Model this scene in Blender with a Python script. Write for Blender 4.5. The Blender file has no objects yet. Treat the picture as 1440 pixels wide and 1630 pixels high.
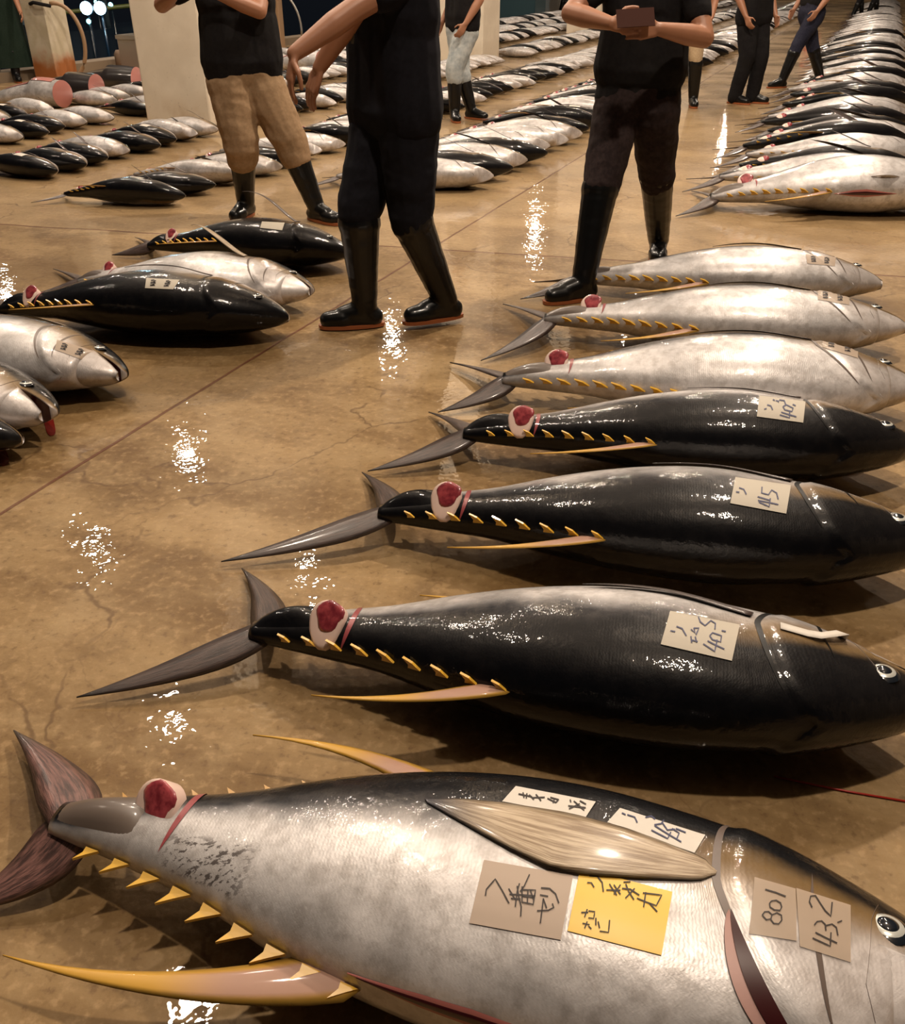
import bpy, bmesh, math, random, time
T0 = time.time()
from mathutils import Vector, Matrix, noise
from mathutils.bvhtree import BVHTree
R = math.radians
scn = bpy.context.scene
COL = scn.collection
random.seed(7)

# ------------------------------------------------------------------ camera
H = 1.4; PITCH = R(31.0); FPX = 1450.0
cam_d = bpy.data.cameras.new('camera'); cam = bpy.data.objects.new('camera', cam_d); COL.objects.link(cam)
cam.location = (0, 0, H); cam.rotation_euler = (math.pi/2-PITCH, 0, 0)
cam_d.sensor_fit = 'HORIZONTAL'; cam_d.sensor_width = 36; cam_d.lens = 36*FPX/1440.0
cam_d.clip_start = .05; cam_d.clip_end = 400
scn.camera = cam
scn.view_settings.view_transform = 'Standard'; scn.view_settings.look = 'None'
scn.view_settings.gamma = 1; scn.view_settings.use_curve_mapping = False
scn.view_settings.exposure = -0.82
CP, SP = math.cos(PITCH), math.sin(PITCH)
def ray(u, v):
    x = (u-720)/FPX; y = (815-v)/FPX
    return Vector((x, CP+y*SP, -SP+y*CP))
def P(u, v, z=0.0):
    d = ray(u, v); t = (z-H)/d.z
    return Vector((0, 0, H))+d*t
def project(p):
    zc = p.y*CP-(p.z-H)*SP; yc = p.y*SP+(p.z-H)*CP
    if zc < .05: return (-9999, -9999)
    return (720+FPX*p.x/zc, 815-FPX*yc/zc)
GA = R(22.5)                                   # market grid: rows run 22.5 degrees right of the view
def G(a, b, z=0.0):
    return Vector((a*math.sin(GA)+b*math.cos(GA), a*math.cos(GA)-b*math.sin(GA), z))

# ------------------------------------------------------------------ world and lamps
w = bpy.data.worlds.new('night'); scn.world = w; w.use_nodes = True
w.node_tree.nodes['Background'].inputs[0].default_value = (.010, .012, .016, 1)
w.node_tree.nodes['Background'].inputs[1].default_value = 1.0
def lamp(x, y, z, power, rad=.13, col=(1, .84, .68)):
    l = bpy.data.lights.new('hall_and_fill_lamp', 'POINT'); l.energy = power; l.shadow_soft_size = rad; l.color = col
    o = bpy.data.objects.new('hall_and_fill_lamp', l); COL.objects.link(o); o.location = (x, y, z)
LP = [(2.7, 6.3, 6.8, 2600), (-2.4, 12.1, 7, 900), (-3.6, 8.8, 7, 900), (-2.5, 4.96, 7, 900), (-6, 12.8, 7, 500), (-5.3, 16.3, 7, 800),
      (-4.8, 19, 7, 800), (-1.6, 22.8, 7, 900), (3, 33.8, 7, 900), (-13, 26, 7, 450), (14, 50, 7, 1800),
      (5.5, 13.0, 7, 1300), (8.5, 20.5, 7, 1300), (11, 28, 7, 1300), (1.5, 1.0, 6.8, 1800), (-.5, 16, 7, 500), (-8.5, 8, 7, 300), (4.5, 22, 7, 700), (8, 38, 7, 900)]  # right-hand and nearest lamps of this line are added, lighting the silver fish
for q in LP: lamp(*q)

# ------------------------------------------------------------------ helpers
def tag(o, label=None, cat=None, group=None, kind=None):
    if label: o['label'] = label
    if cat: o['category'] = cat
    if group: o['group'] = group
    if kind: o['kind'] = kind
    return o
def empty(name, loc=(0, 0, 0), rz=0):
    o = bpy.data.objects.new(name, None); COL.objects.link(o); o.location = loc; o.rotation_euler = (0, 0, rz)
    o.empty_display_size = .05
    return o
def link(name, me, parent=None):
    o = bpy.data.objects.new(name, me); COL.objects.link(o)
    if parent: o.parent = parent
    return o
def mesh(name, verts, faces, m, smooth=True, uvs=None):
    me = bpy.data.meshes.new(name); me.from_pydata([tuple(v) for v in verts], [], faces)
    if uvs:
        l = me.uv_layers.new(name='UVMap')
        for lp in me.loops: l.data[lp.index].uv = uvs[lp.vertex_index]
    if smooth: me.polygons.foreach_set('use_smooth', [True]*len(me.polygons))
    ms = m if isinstance(m, (list, tuple)) else [m]
    for x in ms: me.materials.append(x)
    me.update()
    return me
class MB:
    def __init__(s): s.v = []; s.f = []; s.uv = []
    def add(s, vs, fs, uv=None):
        n = len(s.v); s.v += [Vector(v) for v in vs]; s.f += [tuple(i+n for i in f) for f in fs]
        s.uv += uv if uv else [(0, 0)]*len(vs)
    def box(s, c, size, rz=0):
        x, y, z = (k/2 for k in size); cr, sr = math.cos(rz), math.sin(rz); vs = []
        for i in (-1, 1):
            for j in (-1, 1):
                for k in (-1, 1):
                    a, b = i*x, j*y; vs.append((c[0]+a*cr-b*sr, c[1]+a*sr+b*cr, c[2]+k*z))
        s.add(vs, [(0, 1, 3, 2), (4, 6, 7, 5), (0, 4, 5, 1), (2, 3, 7, 6), (0, 2, 6, 4), (1, 5, 7, 3)])
    def tube(s, pts, rads, n=10, cap=True):
        pts = [Vector(p) for p in pts]; rings = []
        if not isinstance(rads, (list, tuple)): rads = [rads]*len(pts)
        for i, p in enumerate(pts):
            t = (pts[min(i+1, len(pts)-1)]-pts[max(i-1, 0)]).normalized()
            a = Vector((0, 0, 1)) if abs(t.z) < .9 else Vector((1, 0, 0))
            u = t.cross(a).normalized(); v = t.cross(u)
            rings.append([p+(u*math.cos(2*math.pi*k/n)+v*math.sin(2*math.pi*k/n))*rads[i] for k in range(n)])
        vs = [q for r in rings for q in r]; fs = []
        for i in range(len(pts)-1):
            for k in range(n):
                k2 = (k+1) % n; fs.append((i*n+k, i*n+k2, (i+1)*n+k2, (i+1)*n+k))
        if cap: fs.append(tuple(range(n))[::-1]); fs.append(tuple((len(pts)-1)*n+k for k in range(n)))
        s.add(vs, fs)
    def build(s, name, m, parent=None, smooth=True):
        me = mesh(name, s.v, s.f, m, smooth, s.uv)
        return link(name, me, parent)
def blade_data(cs, ws, wd, th):
    """lens-section fin: centres, half widths, width directions, thickness"""
    vs = []; fs = []; uv = []; n = len(cs)
    for i in range(n):
        t = (cs[min(i+1, n-1)]-cs[max(i-1, 0)]).normalized()
        d = wd[i] if isinstance(wd, list) else wd
        d = (d-t*d.dot(t)).normalized(); nn = t.cross(d).normalized()
        h = th*(1-.7*i/(n-1))
        for k, (a, b) in enumerate(((1, 0), (.5, .8), (0, 1), (-.5, .8), (-1, 0), (-.5, -.8), (0, -1), (.5, -.8))):
            vs.append(cs[i]+d*(a*ws[i])+nn*(b*h/2)); uv.append((i/(n-1), .5+.5*a))
    for i in range(n-1):
        for k in range(8):
            k2 = (k+1) % 8; fs.append((i*8+k, i*8+k2, (i+1)*8+k2, (i+1)*8+k))
    fs.append(tuple(range(8))[::-1]); fs.append(tuple((n-1)*8+k for k in range(8)))
    return vs, fs, uv
def lerp_tab(tab, x):
    if x <= tab[0][0]: return tab[0][1:]
    for i in range(len(tab)-1):
        if x <= tab[i+1][0]:
            p0 = tab[max(i-1, 0)]; p1 = tab[i]; p2 = tab[i+1]; p3 = tab[min(i+2, len(tab)-1)]
            h = p2[0]-p1[0]; t = (x-p1[0])/h; out = []
            for k in range(1, len(p1)):
                m1 = (p2[k]-p0[k])/(p2[0]-p0[0])*h; m2 = (p3[k]-p1[k])/(p3[0]-p1[0])*h
                out.append((2*t**3-3*t*t+1)*p1[k]+(t**3-2*t*t+t)*m1+(-2*t**3+3*t*t)*p2[k]+(t**3-t*t)*m2)
            return out
    return tab[-1][1:]
def smooth01(x): x = max(0, min(1, x)); return x*x*(3-2*x)

# ------------------------------------------------------------------ materials
def mat(name, col=(.5, .5, .5), rough=.5, metal=0, coat=0, spec=.5, coat_r=.05, emit=None, es=1, alpha=1):
    m = bpy.data.materials.new(name); m.use_nodes = True; b = m.node_tree.nodes['Principled BSDF']
    b.inputs['Base Color'].default_value = (*col, 1); b.inputs['Roughness'].default_value = rough
    b.inputs['Metallic'].default_value = metal; b.inputs['Coat Weight'].default_value = coat
    b.inputs['Coat Roughness'].default_value = coat_r; b.inputs['Specular IOR Level'].default_value = spec
    b.inputs['Alpha'].default_value = alpha
    if emit: b.inputs['Emission Color'].default_value = (*emit, 1); b.inputs['Emission Strength'].default_value = es
    return m
class NT:
    def __init__(s, m): s.t = m.node_tree; s.b = s.t.nodes['Principled BSDF']
    def n(s, ty, **kw):
        o = s.t.nodes.new(ty)
        for k, v in kw.items(): setattr(o, k, v)
        return o
    def l(s, a, b): s.t.links.new(a, b)
    def math(s, op, a, b=None, c=None):
        o = s.n('ShaderNodeMath', operation=op)
        for i, v in enumerate((a, b, c)):
            if v is None: continue
            if isinstance(v, (int, float)): o.inputs[i].default_value = v
            else: s.l(v, o.inputs[i])
        return o.outputs[0]
    def noise(s, vec, scale, detail=3, rough=.55):
        o = s.n('ShaderNodeTexNoise'); o.inputs['Scale'].default_value = scale; o.inputs['Detail'].default_value = detail
        o.inputs['Roughness'].default_value = rough
        if vec is not None: s.l(vec, o.inputs['Vector'])
        return o.outputs['Fac']
    def ramp(s, f, a, b, lo=0, hi=1):
        o = s.n('ShaderNodeMapRange', interpolation_type='SMOOTHSTEP'); s.l(f, o.inputs[0])
        o.inputs[1].default_value = a; o.inputs[2].default_value = b; o.inputs[3].default_value = lo; o.inputs[4].default_value = hi
        return o.outputs[0]
    def mix(s, f, a, b):
        o = s.n('ShaderNodeMix', data_type='RGBA')
        if isinstance(f, (int, float)): o.inputs[0].default_value = f
        else: s.l(f, o.inputs[0])
        for i, v in ((6, a), (7, b)):
            if isinstance(v, tuple): o.inputs[i].default_value = (*v, 1)
            else: s.l(v, o.inputs[i])
        return o.outputs[2]
    def bump(s, hgt, strength, dist, prev=None):
        o = s.n('ShaderNodeBump'); o.inputs['Strength'].default_value = strength; o.inputs['Distance'].default_value = dist
        s.l(hgt, o.inputs['Height'])
        if prev is not None: s.l(prev, o.inputs['Normal'])
        return o.outputs[0]

def make_floor_mat():
    m = mat('wet_concrete', coat=0); t = NT(m)
    geo = t.n('ShaderNodeNewGeometry'); pos = geo.outputs['Position']
    rot = t.n('ShaderNodeVectorRotate', rotation_type='Z_AXIS'); rot.inputs['Angle'].default_value = GA; t.l(pos, rot.inputs['Vector'])
    sp = t.n('ShaderNodeSeparateXYZ'); t.l(rot.outputs[0], sp.inputs[0])
    b_, a_ = sp.outputs[0], sp.outputs[1]
    # streaks stretched across the rows
    mp = t.n('ShaderNodeMapping'); mp.inputs['Scale'].default_value = (.45, 2.0, 1); t.l(rot.outputs[0], mp.inputs[0])
    big = t.noise(mp.outputs[0], 1.1, 5, .6); mid = t.noise(pos, 4.5, 6, .65); fine = t.noise(pos, 38, 4, .6); patch = t.noise(pos, .75, 4, .55)
    base = t.mix(t.ramp(big, .36, .64), (.150, .086, .032), (.31, .205, .095))
    base = t.mix(t.ramp(mid, .42, .75, 0, .5), base, (.37, .265, .14))
    base = t.mix(t.ramp(mid, .28, .48, .5, 0), base, (.095, .054, .022))
    base = t.mix(t.ramp(fine, .5, .7, 0, .35), base, (.46, .31, .16))
    base = t.mix(t.ramp(fine, .3, .44, .5, 0), base, (.10, .052, .022))
    base = t.mix(t.ramp(patch, .48, .64, 0, .6), base, (.135, .075, .022))
    # paler slab past the cross joint
    sx = t.n('ShaderNodeSeparateXYZ'); t.l(pos, sx.inputs[0])
    cross = t.math('ADD', sx.outputs[1], t.math('MULTIPLY', sx.outputs[0], .215))      # y + .215 x
    wob = t.math('MULTIPLY', t.math('SUBTRACT', t.noise(pos, 2.2, 3), .5), .05)
    cr2 = t.math('ADD', cross, wob)
    far = t.ramp(cr2, 5.21, 5.25)
    base = t.mix(t.math('MULTIPLY', far, .28), base, (.42, .30, .165))
    def line(c, at, wd):
        return t.ramp(t.math('ABSOLUTE', t.math('SUBTRACT', c, at)), wd*.4, wd, 1, 0)
    bw = t.math('ADD', b_, t.math('MULTIPLY', wob, .5))
    ln = line(bw, -2.13, .009)
    for at in (-9.8,): ln = t.math('MAXIMUM', ln, line(bw, at, .012))
    for at in (5.23, 12.2, 19.2, 26.4): ln = t.math('MAXIMUM', ln, line(cr2, at, .014))
    # hairline cracks
    ds = t.n('ShaderNodeVectorMath', operation='ADD'); t.l(pos, ds.inputs[0])
    nz = t.n('ShaderNodeTexNoise'); nz.inputs['Scale'].default_value = 1.6; nz.inputs['Detail'].default_value = 5; t.l(pos, nz.inputs['Vector']); t.l(nz.outputs['Color'], ds.inputs[1])
    vo = t.n('ShaderNodeTexVoronoi', feature='DISTANCE_TO_EDGE'); vo.inputs['Scale'].default_value = .55; t.l(ds.outputs[0], vo.inputs['Vector'])
    ck = t.math('MULTIPLY', t.ramp(vo.outputs['Distance'], .001, .006, 1, 0), t.ramp(mid, .35, .6))
    vo2 = t.n('ShaderNodeTexVoronoi', feature='DISTANCE_TO_EDGE'); vo2.inputs['Scale'].default_value = 3.6; t.l(ds.outputs[0], vo2.inputs['Vector'])
    ck2 = t.math('MULTIPLY', t.ramp(vo2.outputs['Distance'], .003, .02, .45, 0), t.ramp(patch, .42, .6))
    ck = t.math('MAXIMUM', ck, ck2)
    base = t.mix(t.math('MULTIPLY', ck, .55), base, (.06, .026, .01))
    base = t.mix(t.math('MULTIPLY', ln, .75), base, (.09, .022, .012))
    t.l(base, t.b.inputs['Base Color'])
    # water film: mirror-smooth puddles, rougher wet skin elsewhere
    pud = t.ramp(t.math('ADD', t.math('MULTIPLY', patch, .6), t.math('MULTIPLY', big, .4)), .44, .56)
    t.b.inputs['Roughness'].default_value = .55
    t.b.inputs['Specular IOR Level'].default_value = .15
    t.l(t.math('ADD', .35, t.math('MULTIPLY', pud, .5)), t.b.inputs['Coat Weight']); t.b.inputs['Coat Roughness'].default_value = .008; t.b.inputs['Coat IOR'].default_value = 1.33
    rip = t.noise(pos, 26, 2, .5); rip2 = t.noise(pos, 120, 2, .5)
    bm = t.bump(rip, .12, .02); bm = t.bump(rip2, .10, .006, bm)
    hl = t.bump(t.math('MULTIPLY', ln, -1), .5, .01, bm)
    t.l(hl, t.b.inputs['Normal'])
    sm = t.ramp(t.noise(pos, 9, 3, .6), .46, .60, .28, 1.0)
    h1 = t.math('MULTIPLY', t.noise(pos, 48, 1, .4), sm)
    cn = t.bump(h1, .058, .012); t.l(cn, t.b.inputs['Coat Normal'])
    return m

def make_skin(name, blot=False):
    """tuna skin. UV.x along the body (0 fork .. 1 nose), UV.y angle from the back (0) to the belly (1)"""
    m = mat(name); t = NT(m)
    uv = t.n('ShaderNodeUVMap'); sp = t.n('ShaderNodeSeparateXYZ'); t.l(uv.outputs[0], sp.inputs[0])
    s_, q = sp.outputs[0], sp.outputs[1]
    tc = t.n('ShaderNodeTexCoord'); ob = tc.outputs['Object']
    oi = t.n('ShaderNodeObjectInfo')
    nv = t.n('ShaderNodeVectorMath', operation='ADD'); t.l(ob, nv.inputs[0])
    sc = t.n('ShaderNodeVectorMath', operation='SCALE'); t.l(oi.outputs['Location'], sc.inputs[0]); sc.inputs['Scale'].default_value = 3.1; t.l(sc.outputs[0], nv.inputs[1])
    v = nv.outputs[0]
    n1 = t.noise(v, 5, 5, .6); n2 = t.noise(v, 28, 4, .6)
    wob = t.math('MULTIPLY', t.math('SUBTRACT', n1, .5), .14)
    qq = t.math('ADD', q, wob)
    # the back is dark wider toward the tail root, and over the snout
    tail = t.ramp(s_, .02, .16, .30, 0); nose = t.ramp(s_, .74, .98, 0, .03 if blot else .13)
    qq = t.math('SUBTRACT', qq, t.math('ADD', tail, nose))
    lite = t.ramp(qq, .41, .56)
    flank = t.mix(t.ramp(n1, .3, .7), (.42, .405, .40), (.77, .74, .73))
    flank = t.mix(t.ramp(n2, .42, .68, 0, .5), flank, (.30, .27, .25)); flank = t.mix(t.ramp(t.noise(v, 90, 3, .6), .55, .75, 0, .35), flank, (.75, .74, .73))
    flank = t.mix(t.ramp(s_, .0, .25, .55, 0), flank, (.17, .15, .14))
    # warm bronze along the upper edge of flank and head
    edge = t.math('MULTIPLY', t.ramp(qq, .33, .42), t.ramp(qq, .46, .58, 1, 0))
    edge = t.math('MULTIPLY', edge, t.ramp(s_, .6, .8))
    headp = t.ramp(s_, .80, .84, 0, .22)
    flank = t.mix(headp, flank, (.42, .33, .28))
    back = t.mix(t.ramp(n2, .4, .8), (.003, .003, .004), (.007, .0065, .007))
    mid = t.mix(t.ramp(n2, .3, .7), (.022, .023, .028), (.075, .07, .07))
    col = t.mix(t.ramp(qq, .33, .46), back, mid); col = t.mix(lite, col, flank)
    col = t.mix(t.math('MULTIPLY', edge, .55), col, (.26, .155, .05))
    if blot:
        mpb = t.n('ShaderNodeMapping'); mpb.inputs['Scale'].default_value = (1, 2.0, 1); t.l(v, mpb.inputs[0])
        nb = t.noise(mpb.outputs[0], 55, 5, .7)
        reg = t.math('MULTIPLY', t.math('MULTIPLY', t.ramp(s_, .15, .19), t.ramp(s_, .25, .30, 1, 0)), t.math('MULTIPLY', t.ramp(qq, .60, .66), t.ramp(qq, .84, .90, 1, 0)))
        thr = t.math('MULTIPLY', t.ramp(nb, .52, .56), reg)
        col = t.mix(t.math('MULTIPLY', thr, .85), col, (.06, .045, .04))
    t.l(col, t.b.inputs['Base Color'])
    t.l(t.ramp(lite, 0, 1, .0, .32), t.b.inputs['Metallic'])
    t.l(t.ramp(lite, 0, 1, .42, .42), t.b.inputs['Roughness'])
    t.l(t.ramp(lite, 0, 1, .10, .35), t.b.inputs['Specular IOR Level']); t.b.inputs['Coat Weight'].default_value = .85; t.b.inputs['Coat Roughness'].default_value = .02; t.b.inputs['Coat IOR'].default_value = 1.36
    # fine rib-like wrinkles running round the body plus soft dents
    wv = t.n('ShaderNodeTexWave', wave_type='BANDS', bands_direction='X'); wv.inputs['Scale'].default_value = 70; wv.inputs['Distortion'].default_value = 5
    wv.inputs['Detail'].default_value = 2; wv.inputs['Detail Scale'].default_value = 1.4
    cb = t.n('ShaderNodeCombineXYZ'); t.l(s_, cb.inputs[0]); t.l(q, cb.inputs[1]); t.l(cb.outputs[0], wv.inputs['Vector'])
    b1 = t.bump(wv.outputs['Fac'], .10, .0012); b2 = t.bump(n2, .25, .004, b1); b3 = t.bump(n1, .3, .012, b2)
    t.l(b3, t.b.inputs['Normal'])
    c1 = t.bump(t.noise(v, 14, 3, .5), .45, .008); c2 = t.bump(t.noise(v, 60, 3, .6), .5, .0022, c1); t.l(c2, t.b.inputs['Coat Normal'])
    return m

def make_fin(name, a, b, tip, coat=.4):
    m = mat(name, coat=coat, rough=.4); t = NT(m)
    uv = t.n('ShaderNodeUVMap'); sp = t.n('ShaderNodeSeparateXYZ'); t.l(uv.outputs[0], sp.inputs[0])
    cb = t.n('ShaderNodeCombineXYZ'); t.l(t.math('MULTIPLY', sp.outputs[0], .35), cb.inputs[0]); t.l(sp.outputs[1], cb.inputs[1])
    n = t.noise(cb.outputs[0], 14, 4, .6)
    c = t.mix(t.ramp(n, .35, .65), a, b)
    c = t.mix(t.ramp(sp.outputs[0], .72, 1.0), c, tip)
    t.l(c, t.b.inputs['Base Color'])
    wv = t.noise(cb.outputs[0], 50, 2, .5)
    t.l(t.bump(wv, .5, .002), t.b.inputs['Normal'])
    t.b.inputs['Coat Roughness'].default_value = .12
    return m
def make_edge_fin():
    m = mat('yellow_edged_fin', coat=.25, rough=.45, spec=.3); t = NT(m)
    uv = t.n('ShaderNodeUVMap'); sp = t.n('ShaderNodeSeparateXYZ'); t.l(uv.outputs[0], sp.inputs[0])
    e = t.ramp(t.math('ABSOLUTE', t.math('SUBTRACT', sp.outputs[1], .5)), .25, .42)
    e = t.math('MAXIMUM', e, t.ramp(sp.outputs[0], .35, .6))
    c = t.mix(e, (.36, .21, .15), (.50, .28, .045))
    t.l(c, t.b.inputs['Base Color'])
    return m
def make_meat():
    m = mat('red_meat', coat=.8, rough=.35); t = NT(m)
    tc = t.n('ShaderNodeTexCoord'); n = t.noise(tc.outputs['Object'], 45, 4)
    t.l(t.mix(t.ramp(n, .3, .7), (.17, .015, .025), (.42, .07, .08)), t.b.inputs['Base Color']); t.l(t.bump(n, .4, .003), t.b.inputs['Normal'])
    return m
def fabric(name, a, b, scale=60, rough=.9):
    m = mat(name, rough=rough, spec=.2); t = NT(m)
    tc = t.n('ShaderNodeTexCoord'); n = t.noise(tc.outputs['Object'], scale, 3); n0 = t.noise(tc.outputs['Object'], 5, 3)
    t.l(t.mix(t.ramp(t.math('MULTIPLY', t.math('ADD', n, n0), .5), .35, .65), a, b), t.b.inputs['Base Color'])
    t.l(t.bump(n, .3, .001), t.b.inputs['Normal'])
    return m
def make_pillar_mat():
    m = mat('cream_paint', rough=.6); t = NT(m)
    geo = t.n('ShaderNodeNewGeometry'); pos = geo.outputs['Position']; n = t.noise(pos, 2.5, 4); f = t.noise(pos, 30, 3)
    sp = t.n('ShaderNodeSeparateXYZ'); t.l(pos, sp.inputs[0])
    c = t.mix(t.ramp(n, .35, .7), (.70, .61, .48), (.80, .71, .57))
    dirt = t.math('MULTIPLY', t.ramp(sp.outputs[2], 0, .35, 1, 0), t.ramp(n, .42, .62))
    c = t.mix(t.math('MULTIPLY', dirt, .6), c, (.35, .20, .07)); c = t.mix(t.ramp(f, .66, .74, 0, .3), c, (.3, .22, .14))
    t.l(c, t.b.inputs['Base Color'])
    return m
def make_post_mat():
    m = mat('rusty_post_paint', rough=.6); t = NT(m)
    geo = t.n('ShaderNodeNewGeometry'); pos = geo.outputs['Position']; n = t.noise(pos, 6, 4)
    sp = t.n('ShaderNodeSeparateXYZ'); t.l(pos, sp.inputs[0])
    c = t.mix(t.ramp(n, .35, .7), (.42, .36, .25), (.52, .46, .35))
    hz = t.math('ADD', sp.outputs[2], t.math('MULTIPLY', n, -.35))
    c = t.mix(t.ramp(hz, .0, .25, 1, 0), c, (.30, .10, .025))
    t.l(c, t.b.inputs['Base Color'])
    return m
M = dict(
    floor=make_floor_mat(), skin=make_skin('tuna_skin'), skinb=make_skin('scuffed_tuna_skin', True),
    fin=make_fin('dark_fin', (.030, .020, .018), (.085, .055, .045), (.02, .014, .012)),
    tailp=make_fin('streaked_tail_fin', (.05, .028, .025), (.20, .10, .085), (.05, .04, .035)),
    pec=make_fin('brown_fin', (.22, .15, .085), (.50, .40, .28), (.05, .05, .06)),
    silverfin=make_fin('pale_fin', (.33, .30, .28), (.5, .46, .43), (.12, .1, .09)),
    yfin=make_edge_fin(), yellow=mat('yellow_finlet', (.66, .38, .035), .3, coat=.8), ydark=mat('dull_finlet', (.42, .22, .035), .35, coat=.6),
    redcut=mat('red_cut_edge', (.26, .05, .055), .4, coat=.6), gill=mat('pale_gill_membrane', (.42, .25, .22), .4, coat=.6), keel=make_fin('brown_keel', (.055, .042, .034), (.11, .085, .07), (.05, .04, .035)), meat=make_meat(), fat=mat('pale_flesh', (.74, .55, .47), .4, coat=.7), slit=mat('dark_blood', (.035, .004, .005), .3, coat=.6),
    slitedge=mat('pink_flesh', (.42, .14, .12), .4, coat=.6),
    eyew=mat('eye_ring', (.55, .56, .52), .25, metal=.3, coat=1), eyeb=mat('eye_pupil', (.006, .010, .016), .08, coat=1, coat_r=.02),
    paper=mat('damp_paper', (.40, .36, .29), .6), paperw=mat('white_paper', (.56, .52, .46), .6), papery=mat('yellow_paper', (.78, .50, .065), .42),
    paperg=mat('grey_paper', (.42, .33, .26), .6), film=mat('wet_tracing_paper', (.40, .31, .23), .5, alpha=.80, coat=.2),
    ink=mat('pencil_line', (.022, .014, .012), .6), inkb=mat('blue_black_pen', (.035, .04, .10), .6),
    line=mat('gill_crease', (.11, .08, .065), .4, coat=.5),
    pillar=make_pillar_mat(), post=make_post_mat(),
    skinp=mat('person_skin', (.34, .155, .085), .5), hair=mat('black_hair', (.012, .01, .009), .6), lips=mat('lip', (.35, .12, .09), .5), eyep=mat('eye_white', (.6, .57, .52), .3),
    black=fabric('black_cotton', (.005, .004, .005), (.010, .009, .009)), navy=fabric('navy_workwear', (.0035, .0035, .006), (.007, .007, .011)),
    tan=fabric('tan_cotton', (.26, .17, .095), (.34, .225, .13)), dkbrown=fabric('dark_brown_trouser', (.016, .010, .010), (.034, .022, .021)),
    jean=fabric('washed_denim', (.30, .34, .36), (.52, .55, .54), 25), khaki=fabric('khaki_cotton', (.36, .26, .15), (.46, .34, .21)),
    dknavy=fabric('dark_denim', (.012, .013, .026), (.026, .027, .045)), grey=fabric('grey_knit', (.055, .055, .05), (.08, .08, .072)),
    lgrey=fabric('pale_grey_shirt', (.35, .33, .3), (.45, .42, .38)), dkgreen=fabric('dark_green_apron', (.008, .018, .012), (.014, .026, .018)),
    redc=fabric('red_cloth', (.45, .03, .02), (.6, .05, .03)), boot=mat('black_rubber', (.004, .004, .004), .35, coat=.25, coat_r=.12, spec=.25),
    sole=mat('orange_sole_edge', (.30, .085, .025), .5), note=mat('card_note', (.05, .017, .011), .8, spec=.15),
    ceil=mat('ceiling_panel', (.12, .10, .08), .9), wall=mat('hall_wall', (.20, .15, .10), .8), water=mat('harbour_water', (.002, .006, .012), .08),
    hull=mat('dark_hull', (.006, .014, .024), .25, coat=.4), hullw=mat('pale_deckhouse', (.05, .075, .09), .4), hully=mat('yellow_green_rail', (.10, .12, .03), .4),
    lampg=mat('blue_white_lamp', (.8, .9, 1), .3, emit=(.55, .85, 1), es=22), lampt=mat('small_teal_lamp', (.3, .8, .8), .3, emit=(.3, .9, 1), es=6),
    hose=mat('tan_hose', (.28, .17, .09), .5), cr_teal=mat('teal_crate', (.006, .035, .045), .5), cr_grn=mat('green_crate', (.008, .04, .016), .5),
    stainless=mat('dull_steel', (.35, .33, .3), .35, metal=.7), cord=mat('red_cord', (.36, .02, .012), .4), bloodp=mat('blood_stain', (.14, .008, .006), .2, coat=.8),
    wood=mat('grey_timber', (.18, .12, .08), .7), carc=mat('carcass_skin', (.03, .025, .024), .3, coat=.8), pinkc=mat('pink_carcass_flesh', (.50, .19, .16), .4, coat=.6),
    tube_lamp=mat('fluorescent_tube', (1, 1, 1), .4, emit=(.7, .9, 1), es=5),
)

# ------------------------------------------------------------------ setting
mb = MB(); mb.add([G(-4, -11), G(80, -11), G(80, 14), G(-4, 14)], [(0, 3, 2, 1)]); fl = mb.build('floor', M['floor'], None, False); tag(fl, kind='structure')
mb = MB(); mb.box(G(38, 1.5, 8.2), (25.5, 84, .2), -GA); tag(mb.build('ceiling', M['ceil'], None, False), kind='structure')
mb = MB(); mb.box(G(80.2, 1.5, 4), (25.5, .3, 8.4), -GA); tag(mb.build('wall_back', M['wall'], None, False), kind='structure')
mb = MB(); mb.box(G(38, 14.2, 4), (.3, 84, 8.4), -GA); tag(mb.build('wall_right', M['wall'], None, False), kind='structure')
mb = MB(); mb.box(G(38, -11.15, -.62), (.35, 84, 1.5), -GA); tag(mb.build('trim_quay', M['wall'], None, False), kind='structure')
mb = MB(); mb.add([G(-60, -11, -1.2), G(140, -11, -1.2), G(140, -160, -1.2), G(-60, -160, -1.2)], [(0, 1, 2, 3)]); tag(mb.build('ground_water', M['water'], None, False), kind='structure')
for i, a0 in enumerate((8.17, 15.8, 23.4, 31.0, 38.6)):
    mb = MB(); c = G(a0+.4, -6.4, 4.05); mb.box(c, (.8, .8, 8.1), -GA); o = mb.build('trim_%d' % (i+1), M['pillar'], None, False)
    bv = o.modifiers.new('b', 'BEVEL'); bv.width = .02; bv.segments = 2; tag(o, kind='structure')

print('TIME', round(time.time()-T0, 1))
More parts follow.
